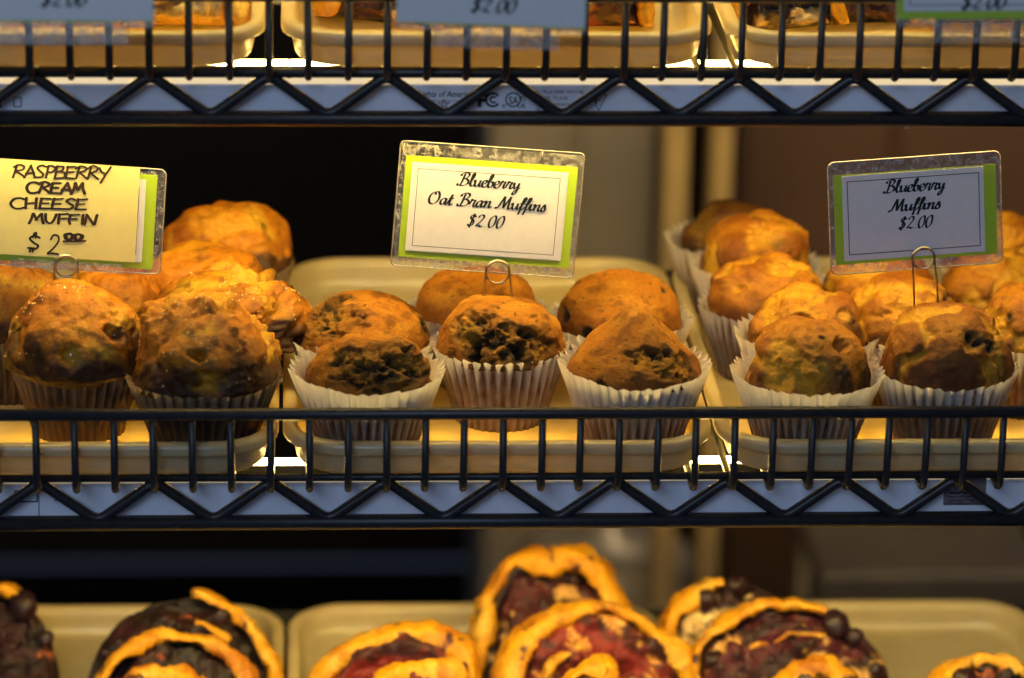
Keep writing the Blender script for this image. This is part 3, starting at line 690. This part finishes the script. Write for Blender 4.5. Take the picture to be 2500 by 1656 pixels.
# middle card
def card_mid():
    y = .0990
    c, ex, w, h, a = quad_frame((925, 328), (1350, 357), (1327, 642), (905, 612), y)
    o = thing('price_card', 'lime bordered price card for blueberry oat bran muffins in a clear sleeve', 'price card', tuple(c)); o.rotation_euler = (radians(-3), a, 0)
    plate('sleeve', -w / 2, w / 2, -h / 2, h / 2, .0008, MT['film'], o, .003); sleeve_edge(o, w, h, .0006, .003, 3)
    gw, gh = .397 / .425 * w, .231 / .286 * h; gz = -.0012
    plate('green_backing', -gw / 2 + .0003, gw / 2 + .0003, gz - gh / 2, gz + gh / 2, .0002, MT['green'], o)
    plate('spare_card', -.466 * gw + .001, .452 * gw, gz - .437 * gh, gz + .442 * gh, -.0002, MT['white'], o)
    ww, wh = .90 * gw, .868 * gh
    p = plate('printed_card', -ww / 2 - .001, ww / 2 - .001, gz - wh / 2 + .0004, gz + wh / 2 - .0001, -.0006, MT['white'], o)
    frame_lines(p, -ww / 2 + .0028, ww / 2 - .0045, gz - wh / 2 + .0032, gz + wh / 2 - .0032, -.00075, .00032, MT['ink'])
    s = .0040
    for t, zz in (('Blueberry', .0154), ('Oat Bran Muffins', .0028), ('$2.00', -.0094)):
        write('lettering', t, SCRIPT, -.0005, gz + zz, s, p, MT['ink'], -.0008, pen=.28, wid={'Blueberry': .0376, 'Oat Bran Muffins': .0715, '$2.00': .0220}[t])
    for xx in (-.40 * w, -.21 * w, .27 * w):
        tube_obj('sleeve_crease', [(xx, .0004, h / 2 - .0005), (xx + random.uniform(-.002, .002), .0004, h / 2 - .0072)], .00022, MT['filmedge'], o, 5)
card_mid()
clip((1150, 629), .0072, (1115, 702), (1188, 724), 0.0968, 'wire clip with a round coil holding the middle price card', 0, 0)
def card_right():
    y = .0700
    c, ex, w, h, a = quad_frame((1905, 380), (2303, 352), (2327, 605), (1930, 634), y)
    o = thing('price_card', 'greyish price card for blueberry muffins in a worn clear sleeve, at the right', 'price card', tuple(c)); o.rotation_euler = (radians(-2), a, 0)
    plate('sleeve', -w / 2, w / 2, -h / 2, h / 2, .0008, MT['film'], o, .004); sleeve_edge(o, w, h, .0006, .004, 8)
    gw, gh = .942 * w, .800 * h; gz = -.001
    plate('green_backing', -gw / 2, gw / 2, gz - gh / 2, gz + gh / 2, .0002, MT['green'], o)
    ww, wh = .87 * gw, .965 * gh
    p = plate('printed_card', -ww / 2 - .0012, ww / 2 - .0012, gz - wh / 2 + .0012, gz + wh / 2 + .0004, -.0004, MT['white'], o)
    frame_lines(p, -ww / 2 + .0016, ww / 2 - .0038, gz - wh / 2 + .0048, gz + wh / 2 - .0030, -.00055, .0005, MT['ink'])
    for t, zz, wd in (('Blueberry', .0150, .0366), ('Muffins', .0032, .0310), ('$2.00', -.0080, .0202)):
        write('lettering', t, SCRIPT, -.0002, gz + zz, .0039, p, MT['ink'], -.0006, pen=.31, wid=wd)
card_right()
clip((2134, 597), .0068, (2115, 716), (2172, 716), .0685, 'wire clip holding the greyish price card at the right', 0, 0)
def card_left():
    y = .0905
    c, ex, w, h, a = quad_frame((-62, 366), (383, 392), (372, 636), (-70, 606), y)
    o = thing('price_card', 'yellow handwritten price card for raspberry cream cheese muffins at the left', 'price card', tuple(c)); o.rotation_euler = (radians(-4), a, 0)
    plate('sleeve', -w / 2, w / 2, -h / 2, h / 2 - .001, .0008, MT['film'], o, .004); sleeve_edge(o, w, h - .001, .0006, .004, 5)
    gw, gh = .93 * w, .885 * h; gz = -.0004
    plate('green_backing', -gw / 2 - .0005, gw / 2 - .0010, gz - gh / 2, gz + gh / 2, .0002, MT['green'], o)
    p = plate('printed_card', -gw / 2 + .004, gw / 2 - .0075, gz - gh / 2 + .0042, gz + gh / 2 - .003, -.0002, MT['white'], o)
    frame_lines(p, -gw / 2 + .008, gw / 2 - .0112, gz - gh / 2 + .0085, gz + gh / 2 - .008, -.00035, .0004, MT['ink'])
    tp = plate('tape_strip', -.28 * w, .30 * w, -h / 2 - .0002, -h / 2 + .0055, -.0012, MT['film'], o)
    note = plate('paper_note', -gw / 2 - .001, gw / 2 - .0115, gz - gh / 2 + .0040, h / 2 + .0002, -.0009, MT['yellow'], o)
    ci = -sin(-a)
    def at(px, py):
        q = on_y(px, py, y) - c; return q[0] * cos(a) - q[2] * sin(a), q[0] * sin(a) + q[2] * cos(a)
    for t, p0, wpx, hpx in (('RASPBERRY', (30, 411), 224, 30), ('CREAM', (60, 446), 140, 26), ('CHEESE', (24, 481), 180, 26), ('MUFFIN', (68, 515), 160, 24), ('$', (66, 574), 30, 36), ('2', (112, 584), 30, 46), ('00', (150, 554), 42, 17)):
        lx, lz = at(*p0)
        write('lettering', t, HAND, lx, lz, hpx * K / 4180, note, MT['marker'], -.0011, shear=.06, pen=((.00112 + .00012 * (len(t) % 3)) / (hpx * K / 4180)), nib=None, wid=wpx * K / 4180, anchor='l', jit=.035, rise=.045 if len(t) > 2 else 0)
    V = []; Fs = []; p0, p1 = at(147, 556), at(198, 555)
    ribbon(V, Fs, [p0, ((p0[0] + p1[0]) / 2, p0[1] + .0004), p1], .0012, None, lambda q: (q[0], -.0013, q[1])); mesh('lettering', V, Fs, MT['marker'], note, False)
card_left()
clip((153, 615), .0068, (124, 695), (182, 672), .0880, 'wire clip holding the yellow handwritten price card', 0, 0)
# blurred cards hanging in front of the top shelf
def card_top(x0, x1, zb_px, label, green, price_px, tilt=0, y=-.062):
    a = on_y(x0, zb_px, y); b = on_y(x1, zb_px, y); w = b[0] - a[0]; h = .066; zb = (a[2] + b[2]) / 2
    o = thing('price_card', label, 'price card', ((a[0] + b[0]) / 2, y, zb), 'price cards hung on the top shelf lip'); o.rotation_euler = (radians(-12), tilt, 0)
    plate('sleeve', -w / 2, w / 2, -.004, h + .004, .0008, MT['film'], o, .003); sleeve_edge_obj = None
    ins = .0045 if green else .0012
    if green: plate('green_backing', -w / 2 + .001, w / 2 - .001, 0, h, .0002, MT['green'], o)
    else: plate('green_backing', -w / 2 + .001, w / 2 - .001, -.0006, h, .0002, MT['green'], o)
    p = plate('printed_card', -w / 2 + ins, w / 2 - ins, ins if green else .0002, h - ins, -.0002, MT['white'], o)
    if green: frame_lines(p, -w / 2 + ins + .003, w / 2 - ins - .003, ins + .003, h - ins - .003, -.0004, .0005, MT['ink'])
    q = on_y(*price_px, y); write('lettering', '$2.00', SCRIPT, q[0] - (a[0] + b[0]) / 2, q[2] - zb, .0040, p, MT['ink'], -.0006, pen=.31, wid=.0245)
    # clear holder reaching back to the lip rail
    yl = DY - .014 - .004 - y
    plate('holder_strip', -w * .30, w * .36, -.013, -.0042, .0010, MT['film'], o, .001)
    for xx in (-.3 * w, .36 * w): box_obj('holder_arm', (xx - .0015, .001, -.0030), (xx + .0015, yl, -.0005), MT['film'], o, .0003)
    return o
card_top(-95, 358, 48, 'blurred grey-white price card hanging at the top left corner', False, (148, 16))
card_top(912, 1356, 58, 'blurred white price card hanging at the top middle', False, (1140, 30), radians(2.0))
card_top(2070, 2500, 44, 'blurred green bordered price card hanging at the top right corner', True, (2275, 22), radians(-.5))

# ------------------------------------------------------------------ printing on the lamp housings
def text_mesh(name, body, px, py, hpx, parent, mat, yface, shear=0, wpx=None, bold=0):
    cu = bpy.data.curves.new('t', 'FONT'); cu.body = body; cu.shear = shear; cu.size = 1; cu.resolution_u = 3; cu.offset = bold
    ob = bpy.data.objects.new('t', cu); SC.collection.objects.link(ob)
    dg = bpy.context.evaluated_depsgraph_get(); me = ob.evaluated_get(dg).to_mesh()
    V = np.array([v.co[:] for v in me.vertices]); Fs = [tuple(p.vertices) for p in me.polygons]
    ob.evaluated_get(dg).to_mesh_clear(); bpy.data.objects.remove(ob); bpy.data.curves.remove(cu)
    V[:, :2] -= V[:, :2].min(0); ext = V[:, :2].max(0)
    q = on_y(px, py, yface); s = hpx * K / 4180 / ext[1]; sx = s if not wpx else wpx * K / 4180 / ext[0]
    L = parent.location
    W_ = np.stack([q[0] + V[:, 0] * sx - L[0], np.full(len(V), yface - L[1]), q[2] + V[:, 1] * s - L[2]], 1)
    return mesh(name, W_, Fs, mat, parent, False)
yf = DY + .0103
def T(b, x, y, h, sh=0, w=None, bold=0, f=fix_top, yy=None): return text_mesh('lettering', b, x, y, h, f, MT['grey'], yy or yf, sh, w, bold)
T('Lights of America', 968, 229, 19, .25, 122, .012)
T('F', 1104, 248, 32, 0, 21, .05)
T('60Hz 195mA 4200K 14W (148)', 1228, 219, 11, 0, 120)
T('MODEL 7114 N', 1238, 232, 10, 0, 72)
T('Luminaire', 1272, 245, 9, 0, 44)
T('US', 1197, 250, 10, 0, 17, .02); T('c', 1161, 249, 8, 0, 8, .02); T('SA', 1176, 242, 19, 0, 22, .01); T('F', 1376, 240, 18, 0, 13)
T('U', 1240, 256, 8, 0, 7); T('R', 1204, 232, 8, 0, 7)
def ring_mark(px, py, r0, r1, a0, a1, f, yy):
    q = on_y(px, py, yy); L = f.location; V = []; Fs = []; n = 36
    for k in range(n + 1):
        a = radians(a0 + (a1 - a0) * k / n)
        for r in (r0, r1): V.append((q[0] + cos(a) * r * K / 4180 - L[0], yy - L[1], q[2] + sin(a) * r * K / 4180 - L[2]))
    for k in range(n): Fs.append((2 * k, 2 * k + 1, 2 * k + 3, 2 * k + 2))
    return mesh('emblem', V, Fs, MT['grey'], f, False)
ring_mark(1139, 231, 13, 18, 35, 325, fix_top, yf); ring_mark(1141, 231, 5, 9, 40, 320, fix_top, yf)
ring_mark(1186, 231, 15, 18, 0, 360, fix_top, yf); ring_mark(1208, 229, 6, 7.2, 0, 360, fix_top, yf)
def line_mark(pts, w, f, yy, close=True):
    L = f.location; P = [on_y(*p, yy) for p in pts]; V = []; Fs = []
    if close: P = P + [P[0]]
    for a, b in zip(P[:-1], P[1:]):
        ribbon(V, Fs, [(a[0] - L[0], a[2] - L[2]), (b[0] - L[0], b[2] - L[2])], w, None, lambda q: (q[0], yy - L[1], q[1]))
    return mesh('emblem', V, Fs, MT['grey'], f, False)
line_mark([(1367, 219), (1402, 219), (1384, 256)], .0004, fix_top, yf - .0001)
line_mark([(1026 + 14 * sin(2 * pi * k * 2 / 5) , 241 - 12 * cos(2 * pi * k * 2 / 5)) for k in range(5)], .0004, fix_top, yf - .0001)
line_mark([(970, 233), (1082, 233)], .0003, fix_top, yf - .0002, False)
line_mark([(32, 226), (49, 226), (49, 247), (32, 247)], .0006, fix_top, yf - .0001)
line_mark([(0, 224), (0, 248)], .0012, fix_top, yf - .0001, False)
ym = .0103
line_mark([(90, 1132), (90, 1195)], .0005, fix_mid, ym - .0001, False); line_mark([(35, 1160), (86, 1160), (86, 1135), (35, 1135)], .0008, fix_mid, ym - .0001)
line_mark([(127, 1135), (143, 1135), (143, 1158), (127, 1158)], .0004, fix_mid, ym - .0001)
q0, q1 = on_y(2180, 1168, ym), on_y(2281, 1104, ym)
plate('sticker', q0[0], q1[0], q0[2], q1[2], ym - .0001, MT['sticker'], fix_mid, .0006, .00015)
rs = random.Random(3)
for (xa, xb, yy_, w_) in ((2194, 2270, 1140, .0011), (2192, 2272, 1148, .0006), (2194, 2266, 1156, .0005), (2190, 2274, 1163, .0004)):
    pts_ = [(xa + (xb - xa) * k / 14, yy_ + rs.uniform(-2.2, 2.2)) for k in range(15)]
    line_mark(pts_, w_, fix_mid, ym - .0005, False)
q0, q1 = on_y(2222, 1131, ym), on_y(2250, 1121, ym); plate('sticker_mark', q0[0], q1[0], q0[2], q1[2], ym - .0005, MT['red'], fix_mid, .0008, .0002)

# ------------------------------------------------------------------ crumbs on the rails and housings
def lump(name, loc, r, mat, seed, label=None, group=None, squash=(1, 1, 1), parent=None, res=14):
    th = np.linspace(0, 2 * pi, res * 2, endpoint=False); ph = np.linspace(.02, pi - .02, res)
    PH, TH = np.meshgrid(ph, th, indexing='ij'); d = np.stack([np.sin(PH) * np.cos(TH), np.sin(PH) * np.sin(TH), np.cos(PH)], -1).reshape(-1, 3)
    V = d * (r * (1 + .35 * fbm(d * 1.6 + seed, 3, seed)))[:, None] * np.array(squash)
    o = mesh(name, V, grid_faces(res, res * 2)[:, ::-1].copy(), mat, parent); o.location = loc
    if label: tag(o, label, 'crumb', group)
    return o
rng = random.Random(9)
for k, (cx_, cy_, r_, lv, lab) in enumerate(((668, 186, .0022, 1, 'yellow crumb on the lamp below the top shelf, left of middle'), (694, 187, .0016, 1, 'small yellow crumb just right of the larger one on the lamp'),
        (1782, 190, .0026, 1, 'brown crumb caught on the lamp below the top shelf at the right'), (1832, 184, .0018, 1, 'tan crumb beside the brown one on the lamp'))):
    q = on_y(cx_, cy_, DY * lv + .0128); lump('crumb', (q[0], DY * lv + .0128, DZ * lv - .0104 + r_ * .45), r_, MT['crumb'], k + 3, lab, 'crumbs on the lamp', (1.6, .9, .6))

# torn corner of clear tape under the bottom rail of the top shelf
q = on_y(2098, 292, DY + .002)
V_ = [(-.0042, 0, .0022), (.0062, 0, .0022), (.0030, -.0006, -.0002), (-.0012, -.0010, -.0022), (-.0028, -.0004, -.0006)]
V_ = V_ + [(v[0], v[1] + .0002, v[2]) for v in V_]
ts = mesh('tape_scrap', V_, [(4, 3, 2, 1, 0), (5, 6, 7, 8, 9)] + [(k, (k + 1) % 5, 5 + (k + 1) % 5, 5 + k) for k in range(5)], MT['white'], None, False)
ts.location = (q[0], DY + .002, DZ - .0352); tag(ts, 'small torn white scrap hanging under the top shelf rail at the right', 'scrap')

# ------------------------------------------------------------------ berry slices
def slice_(px, py, h, w, depth, label, seed, lv=-1, kind='red', skew=0.0, yaw=0.0, roll=0.0, x=None, y=None, group=None, tcr=.0110, berries=0, cover=1.0, wonk=1.0, pitch=-28.0, s0=0.0, s1=1.0):
    z0 = DZ * lv + FLOOR
    if lv == -1:
        P = on_z(px, py, z0 + h * cos(radians(pitch))); x, y = P[0], P[1] + h * sin(radians(pitch))
    elif x is None:
        x = on_y(px, py, y)[0]
    o = thing('berry_slice', label, 'pastry', (x, y, z0), group); o.rotation_euler = (radians(pitch), radians(roll), radians(yaw))
    # crust: band swept over an arch
    sd = np.array([seed * .9, seed * .31, seed * .57]); ex = .70 + .3 * ((seed * 7) % 10) / 10
    def band(nm, s_a, s_b, ws, hs, th0, dep, yoff, sk, sdx):
        ns = 110; s = np.linspace(pi * s_a, pi * s_b, ns); nr = 28
        jig = np.stack([np.cos(s) * 1.7, np.sin(s) * 1.7, np.full(ns, sdx * .61)], 1); jn = fbm(jig * 1.2, 2, sdx); jt = fbm(jig * 1.6 + 7, 3, sdx + 1); jf = fbm(jig * 6 + 3, 3, sdx + 2)
        ax = -np.cos(s) * ws; az = np.sin(s) ** ex * hs
        ax = ax + sk * az + jn * .006 * wonk; az = az + jt * .005 * wonk * np.sin(s)
        tx, tz = np.gradient(ax), np.gradient(az); L = np.hypot(tx, tz) + 1e-9; nx, nz = -tz / L, tx / L
        V = []
        tt = th0 * (1 + 1.1 * jn + .35 * jf) * (.30 + .70 * np.clip(np.minimum(s - s[0], s[-1] - s) / .3, 0, 1) ** .5)
        tt = np.clip(tt, th0 * .62, th0 * 1.8)
        for k, a in enumerate(np.linspace(0, 2 * pi, nr, endpoint=False)):
            u = np.sign(cos(a)) * abs(cos(a)) ** .7; v = np.sign(sin(a)) * abs(sin(a)) ** .6
            fr = .5 + .5 * (v < 0)                                # the cut front edge droops inward
            off = u * tt / 2 - (v < 0) * abs(v) * tt * .25 * (1 + jt); yy = yoff + v * dep / 2 * (1 + .22 * jt)
            V.append(np.stack([ax + nx * off, yy, az + nz * off], 1))
        V = np.stack(V, 1).reshape(-1, 3)
        nb = fbm(V * 55 + sd, 4, sdx + 4, .55); V = V + np.repeat(np.stack([nx, np.zeros(ns), nz], 1), nr, 0) * (nb * .0036)[:, None]; V[:, 1] += fbm(V * 70 + 3, 3, sdx + 6) * .0030
        V[:, 2] = np.maximum(V[:, 2], .0006)
        c = np.repeat(np.array([[.66, .31, .004]]), len(V), 0)
        c = mixc(c, (.40, .125, .005), sst(-.05, .45, fbm(V * 40 + sd + 5, 4, sdx + 9)) * .85); c = mixc(c, (.70, .42, .050), sst(.05, .45, fbm(V * 70 + sd, 3, sdx + 11)) * .8)
        c = mixc(c, (.20, .05, .008), sst(.3, .6, fbm(V * 95 + sd + 2, 3, sdx + 12)) * .5); c = mixc(c, (.05, .012, .012), sst(.48, .56, fbm(V * 75 + sd + 9, 3, sdx + 13)))
        if kind == 'plain': c = mixc(c, (.84, .60, .15), np.full(len(c), .55))
        caps = [tuple(range(nr)), tuple((ns - 1) * nr + k for k in range(nr))[::-1]]
        return mesh(nm, V, [tuple(map(int, f))[::-1] for f in grid_faces(ns, nr)] + [cp[::-1] for cp in caps], MT['crust'], o, True, c)
    band('crust', s0, s1, w / 2 - tcr / 2, h - tcr / 2, tcr, depth, 0, skew, seed)
    if seed in (307, 331, 353): band('crust_fold', max(s0, .12), min(s1, .62 + .2 * ((seed * 3) % 5) / 5), (w / 2) * .62, h * .66, tcr * .55, depth * .5, -depth * .22, skew + .08, seed + 500)
    # filling: lumpy pillow inside the arch
    sf = np.linspace(0, pi, 70); jig = np.stack([np.cos(sf) * 1.7, np.sin(sf) * 1.7, np.full(70, seed * .61)], 1)
    fx = -np.cos(sf) * (w / 2 - tcr * .95) * cover; fz = np.sin(sf) ** ex * (h - tcr * .95) * cover
    fx = fx + skew * fz; fx = np.concatenate([fx, np.linspace(fx[-1], fx[0], 32)[1:-1]]); fz = np.concatenate([fz, np.full(30, 0.0)]) + .0012
    nb_ = len(fx); M_ = 30; Vf = []
    cx0, cz0 = skew * h * .4, h * .38
    kk = np.concatenate([np.linspace(0, 1, M_), np.linspace(1, 0, M_)[1:]])
    side = np.concatenate([np.full(M_, -1.0), np.full(M_ - 1, 1.0)])
    for i, (t, sg) in enumerate(zip(kk, side)):
        bul = (1 - (1 - min(t * 3.0, 1)) ** 2); yy = np.full(nb_, sg * depth / 2 * (.05 + .66 * bul)) if True else 0
        # rings: edge(t=0) near mid-depth -> centre of face (t=1)
        Vf.append(np.stack([fx * (1 - t) + cx0 * t, yy, fz * (1 - t) + cz0 * t], 1))
    # order rings face-centre -> edge -> back centre
    Vf = np.concatenate([np.concatenate(Vf[:M_][::-1]), np.concatenate(Vf[M_ - 1:][::-1])])
    nrg = len(Vf) // nb_
    b1 = billow(Vf * 70 + sd, 4, seed + 21); w1, cid = worley(Vf * 95 + sd * 3, seed + 31)
    dsp = .013 * (b1 - .22) + .0035 * (1 - sst(.1, .62, w1)) * (cid > .72) + .009 * fbm(Vf * 28 + sd, 2, seed + 33)
    Vf[:, 1] += np.sign(Vf[:, 1]) * dsp * 1.2 * cover; Vf[:, 2] += (dsp - .001) * .5 * (Vf[:, 2] > .008)
    Vf[:, 2] = np.maximum(Vf[:, 2], .0008)
    pal = {'red': ((.17, .012, .010), (.030, .005, .009), (.74, .36, .08), .34), 'dark': ((.030, .007, .009), (.010, .005, .006), (.45, .12, .05), .42),
           'cream': ((.035, .012, .018), (.012, .006, .010), (.80, .60, .25), .14), 'plain': ((.84, .62, .24), (.70, .42, .08), (.88, .72, .36), .1),
           'mix': ((.07, .007, .014), (.018, .005, .009), (.76, .44, .12), .32)}[kind]
    an = np.array([26, 40, 62]); th_ = random.Random(seed).uniform(-.6, .6)
    Vr = np.stack([Vf[:, 0] * cos(th_) - Vf[:, 2] * sin(th_), Vf[:, 1], Vf[:, 0] * sin(th_) + Vf[:, 2] * cos(th_)], 1)
    n1_ = fbm(Vr * an + sd, 4, seed + 41, .6); n2_ = fbm(Vr * an * 1.1 + sd + 31, 5, seed + 43, .6)
    c = np.repeat(np.array([pal[0]]), len(Vf), 0); c = mixc(c, pal[1], sst(-.22, .12, n1_)); c = mixc(c, np.array(pal[0]) * 1.5, .35 * sst(.1, .35, fbm(Vf * 120, 3, seed + 45)))
    c = mixc(c, pal[2], sst(pal[3] - .07, pal[3] + .07, n2_) * (.6 + .4 * sst(-.2, .3, fbm(Vf * 90 + 5, 3, seed + 47))))
    mesh('filling', Vf, grid_faces(nrg, nb_).copy(), MT['filling'], o, True, c)
    rb_ = random.Random(seed)
    for k in range(berries):
        if s1 < .9 and k % 3: a_ = rb_.uniform(pi * s1, pi * .93)
        elif s0 > .1 and k % 3: a_ = rb_.uniform(.12 * pi, pi * s0)
        else: a_ = rb_.uniform(.3, 2.8)
        rr_ = rb_.uniform(.80, .97); rx = -cos(a_) * (w / 2 - tcr / 2) * rr_; rz = sin(a_) ** ex * (h - tcr / 2) * rr_
        lump('berry', (rx + skew * rz, -depth / 2 * rb_.uniform(.55, .95), max(rz, .007)), rb_.uniform(.0035, .0095), MT['berry'], seed * 3 + k, parent=o, res=10, squash=(1, .8, rb_.uniform(.7, 1.1)))
    return o
GS = 'berry slices on the bottom trays'
slice_(22, 1342, .074, .090, .034, 'black berry slice cut off by the lower left edge, yellow crust knob on top', 301, kind='dark', berries=3, roll=-4, group=GS, s0=.40, s1=.60, cover=1.0, tcr=.012)
slice_(410, 1350, .080, .140, .036, 'large dark berry slice with its crust sloping down to the right', 307, kind='dark', roll=10, group=GS, s0=.50, s1=.98, berries=2, cover=1.0, tcr=.0105)
slice_(400, 1450, .068, .118, .030, 'dark berry slice with a full golden crust arch, lower left tray', 311, kind='dark', roll=9, group=GS, tcr=.0105)
slice_(365, 1540, .058, .092, .030, 'golden crust edge just rising into the photo at the lower left', 313, kind='dark', group=GS, roll=6)
slice_(910, 1448, .068, .136, .030, 'wide red berry slice under a golden arch, left in the middle tray', 317, kind='red', roll=-5, skew=.1, group=GS, tcr=.0105)
slice_(965, 1528, .060, .086, .030, 'golden crust edge in front of the wide red slice', 319, kind='red', group=GS, roll=-3, tcr=.011)
slice_(1255, 1268, .088, .112, .036, 'upright berry slice leaning left, tallest of the bottom trays', 323, kind='mix', roll=-8, skew=.16, group=GS, tcr=.0125, wonk=1.5)
slice_(1365, 1386, .076, .142, .034, 'large red berry slice with a thick golden arch, middle tray', 331, kind='red', roll=10, group=GS, tcr=.0115)
slice_(1350, 1524, .060, .062, .030, 'golden crust corner at the bottom middle of the photo', 337, kind='red', group=GS, roll=9, tcr=.011)
slice_(1705, 1318, .078, .128, .036, 'cream and black berry slice at the back, left of the bare tray', 347, kind='cream', roll=-3, group=GS, s0=.02, s1=.45, berries=5, cover=1.0, tcr=.011)
slice_(1840, 1376, .076, .144, .036, 'berry slice spilling dark berries over its right side', 353, kind='mix', roll=-6, skew=-.08, group=GS, s0=.0, s1=.66, berries=5, cover=1.0, tcr=.010)
slice_(1890, 1520, .060, .076, .030, 'golden crust edge at the bottom below the spilling berries', 359, kind='dark', group=GS, roll=-5, berries=4)
slice_(2275, 1498, .062, .100, .030, 'golden crust slice with black berries at the lower right corner', 367, kind='dark', group=GS, roll=3, berries=5, tcr=.012)
GT = 'pastries on the top trays'
slice_(440, 40, .052, .085, .05, 'pale yellow folded pastry in the top left tray', 401, lv=1, pitch=-15, kind='plain', x=-.195, y=.075 + DY, group=GT, wonk=1.6)
slice_(560, 40, .060, .070, .05, 'bright yellow pastry at the right end of the top left tray', 403, lv=1, pitch=-15, kind='plain', x=-.165, y=.130 + DY, group=GT, wonk=1.6)
slice_(250, 40, .056, .085, .05, 'yellow pastry mostly behind the top left price card', 405, lv=1, pitch=-15, kind='plain', x=-.255, y=.095 + DY, group=GT)
slice_(800, 30, .058, .080, .045, 'yellow pastry with dark berry filling at the left of the top middle tray', 407, lv=1, pitch=-15, kind='mix', x=-.078, y=.085 + DY, group=GT, roll=6)
slice_(1420, 30, .060, .075, .045, 'pink and red berry pastry right of the top middle price card', 409, lv=1, pitch=-15, kind='red', x=.050, y=.075 + DY, group=GT)
slice_(1110, 30, .058, .085, .045, 'berry pastry behind the top middle price card', 411, lv=1, pitch=-15, kind='red', x=-.005, y=.090 + DY, group=GT)
slice_(1790, 30, .058, .070, .045, 'purple berry pastry at the left of the top right tray', 413, lv=1, pitch=-15, kind='cream', x=.168, y=.070 + DY, group=GT, roll=-6)
slice_(1950, 30, .060, .080, .045, 'dark purple berry pastry left of the top right price card', 415, lv=1, pitch=-15, kind='dark', x=.212, y=.085 + DY, group=GT, berries=4)
slice_(2150, 30, .060, .080, .045, 'berry pastry behind the top right price card', 417, lv=1, pitch=-15, kind='mix', x=.290, y=.085 + DY, group=GT)

# ------------------------------------------------------------------ background, out of focus
def struct(o): o['kind'] = 'structure'; return o
struct(box_obj('back_wall', (-2.2, 2.0, -.9), (2.2, 2.06, 1.6), plain('back_wall_paint', (.009, .008, .0075), (.015, .013, .011), .95, 0, nscale=2), None, 0))
struct(box_obj('floor', (-2.2, -.2, -.96), (2.2, 2.0, -.905), plain('floor_dark', (.004, .004, .004), (.007, .006, .006), .95, 0, nscale=2), None, 0))
def bgpost(px0, px1, y, col, label, zlo=-.9, zhi=.7, pyref=450, dpt=.05):
    a, b = on_y(px0, pyref, y)[0], on_y(px1, pyref, y)[0]
    return tag(box_obj('wooden_post', (a, y, zlo), (b, y + dpt, zhi), plain('bg_' + label[:12], col, tuple(c * .8 for c in col), .7, nscale=8), None, .004), label, 'post')
bgpost(1535, 1592, .95, (.50, .36, .18), 'blurred tan post behind the muffins, left of the pair')
bgpost(1645, 1692, .95, (.50, .36, .18), 'blurred tan post behind the muffins, right of the pair')
def bgbox(name, px0, px1, y, z0, z1, col, label, cat, d=.3):
    a, b = on_y(px0, 450, y)[0], on_y(px1, 450, y)[0]
    o = thing(name, label, cat, ((a + b) / 2, y, z0)); m = plain('bg_' + name + label[-6:], col, tuple(c * .7 for c in col), .6, nscale=5); w = (b - a) / 2; hh = z1 - z0
    box_obj('carcass', (-w, .012, 0), (w, d, hh), m, o, .004)
    for k in range(2): box_obj('door_panel', (-w + .006 + k * w, 0, .01), (-.006 + k * w, .011, hh - .01), m, o, .003)
    return o
bgbox('cabinet', 1130, 1520, 1.25, -.9, .12, (.34, .29, .25), 'blurred grey cabinet in the dark behind the middle card', 'cabinet')
bgbox('cabinet', 1705, 2420, 1.15, -.9, .20, (.11, .055, .035), 'blurred brown cabinet in the dark behind the right card', 'cabinet')

# a steel counter and a canister, far out of focus
a_, b_ = on_y(1900, 1330, .85), on_y(2420, 1330, .85)
ct = thing('steel_counter', 'blurred steel counter behind the bare lower right tray', 'counter', ((a_[0] + b_[0]) / 2, .85, -.9))
cm = plain('bg_steel', (.16, .14, .12), (.24, .21, .17), .45, .5, .6, nscale=12); wc = (b_[0] - a_[0]) / 2; hc = a_[2] + .9
box_obj('top', (-wc, 0, hc - .03), (wc, .35, hc), cm, ct, .003); box_obj('apron', (-wc + .01, .01, hc - .11), (wc - .01, .03, hc - .032), cm, ct, .002)
for sx in (-1, 1):
    for yy_ in (.03, .31): tube_obj('leg', [(sx * (wc - .03), yy_, 0), (sx * (wc - .03), yy_, hc - .031)], .014, cm, ct, 12)
c0 = on_y(1400, 1275, 1.05); cz_ = -.9
cn = thing('steel_canister', 'blurred pale steel canister standing in the dark above the tallest slice', 'canister', (c0[0], 1.05, cz_))
def lathe(nm, prof, mat, par, m=40):
    V = np.concatenate([np.stack([r * np.cos(np.linspace(0, 2 * pi, m, endpoint=False)), r * np.sin(np.linspace(0, 2 * pi, m, endpoint=False)), np.full(m, z)], 1) for r, z in prof])
    return mesh(nm, V, grid_faces(len(prof), m).copy(), mat, par)
hz = c0[2] - cz_; sm = plain('bg_canister', (.40, .36, .31), (.5, .45, .38), .4, .5, .4, nscale=10)
lathe('body', [(.001, .002), (.07, .002), (.075, .008), (.075, hz - .02), (.072, hz - .012)], sm, cn); lathe('lid', [(.077, hz - .012), (.077, hz), (.06, hz + .012), (.015, hz + .016), (.012, hz + .03), (.001, hz + .032)], sm, cn)
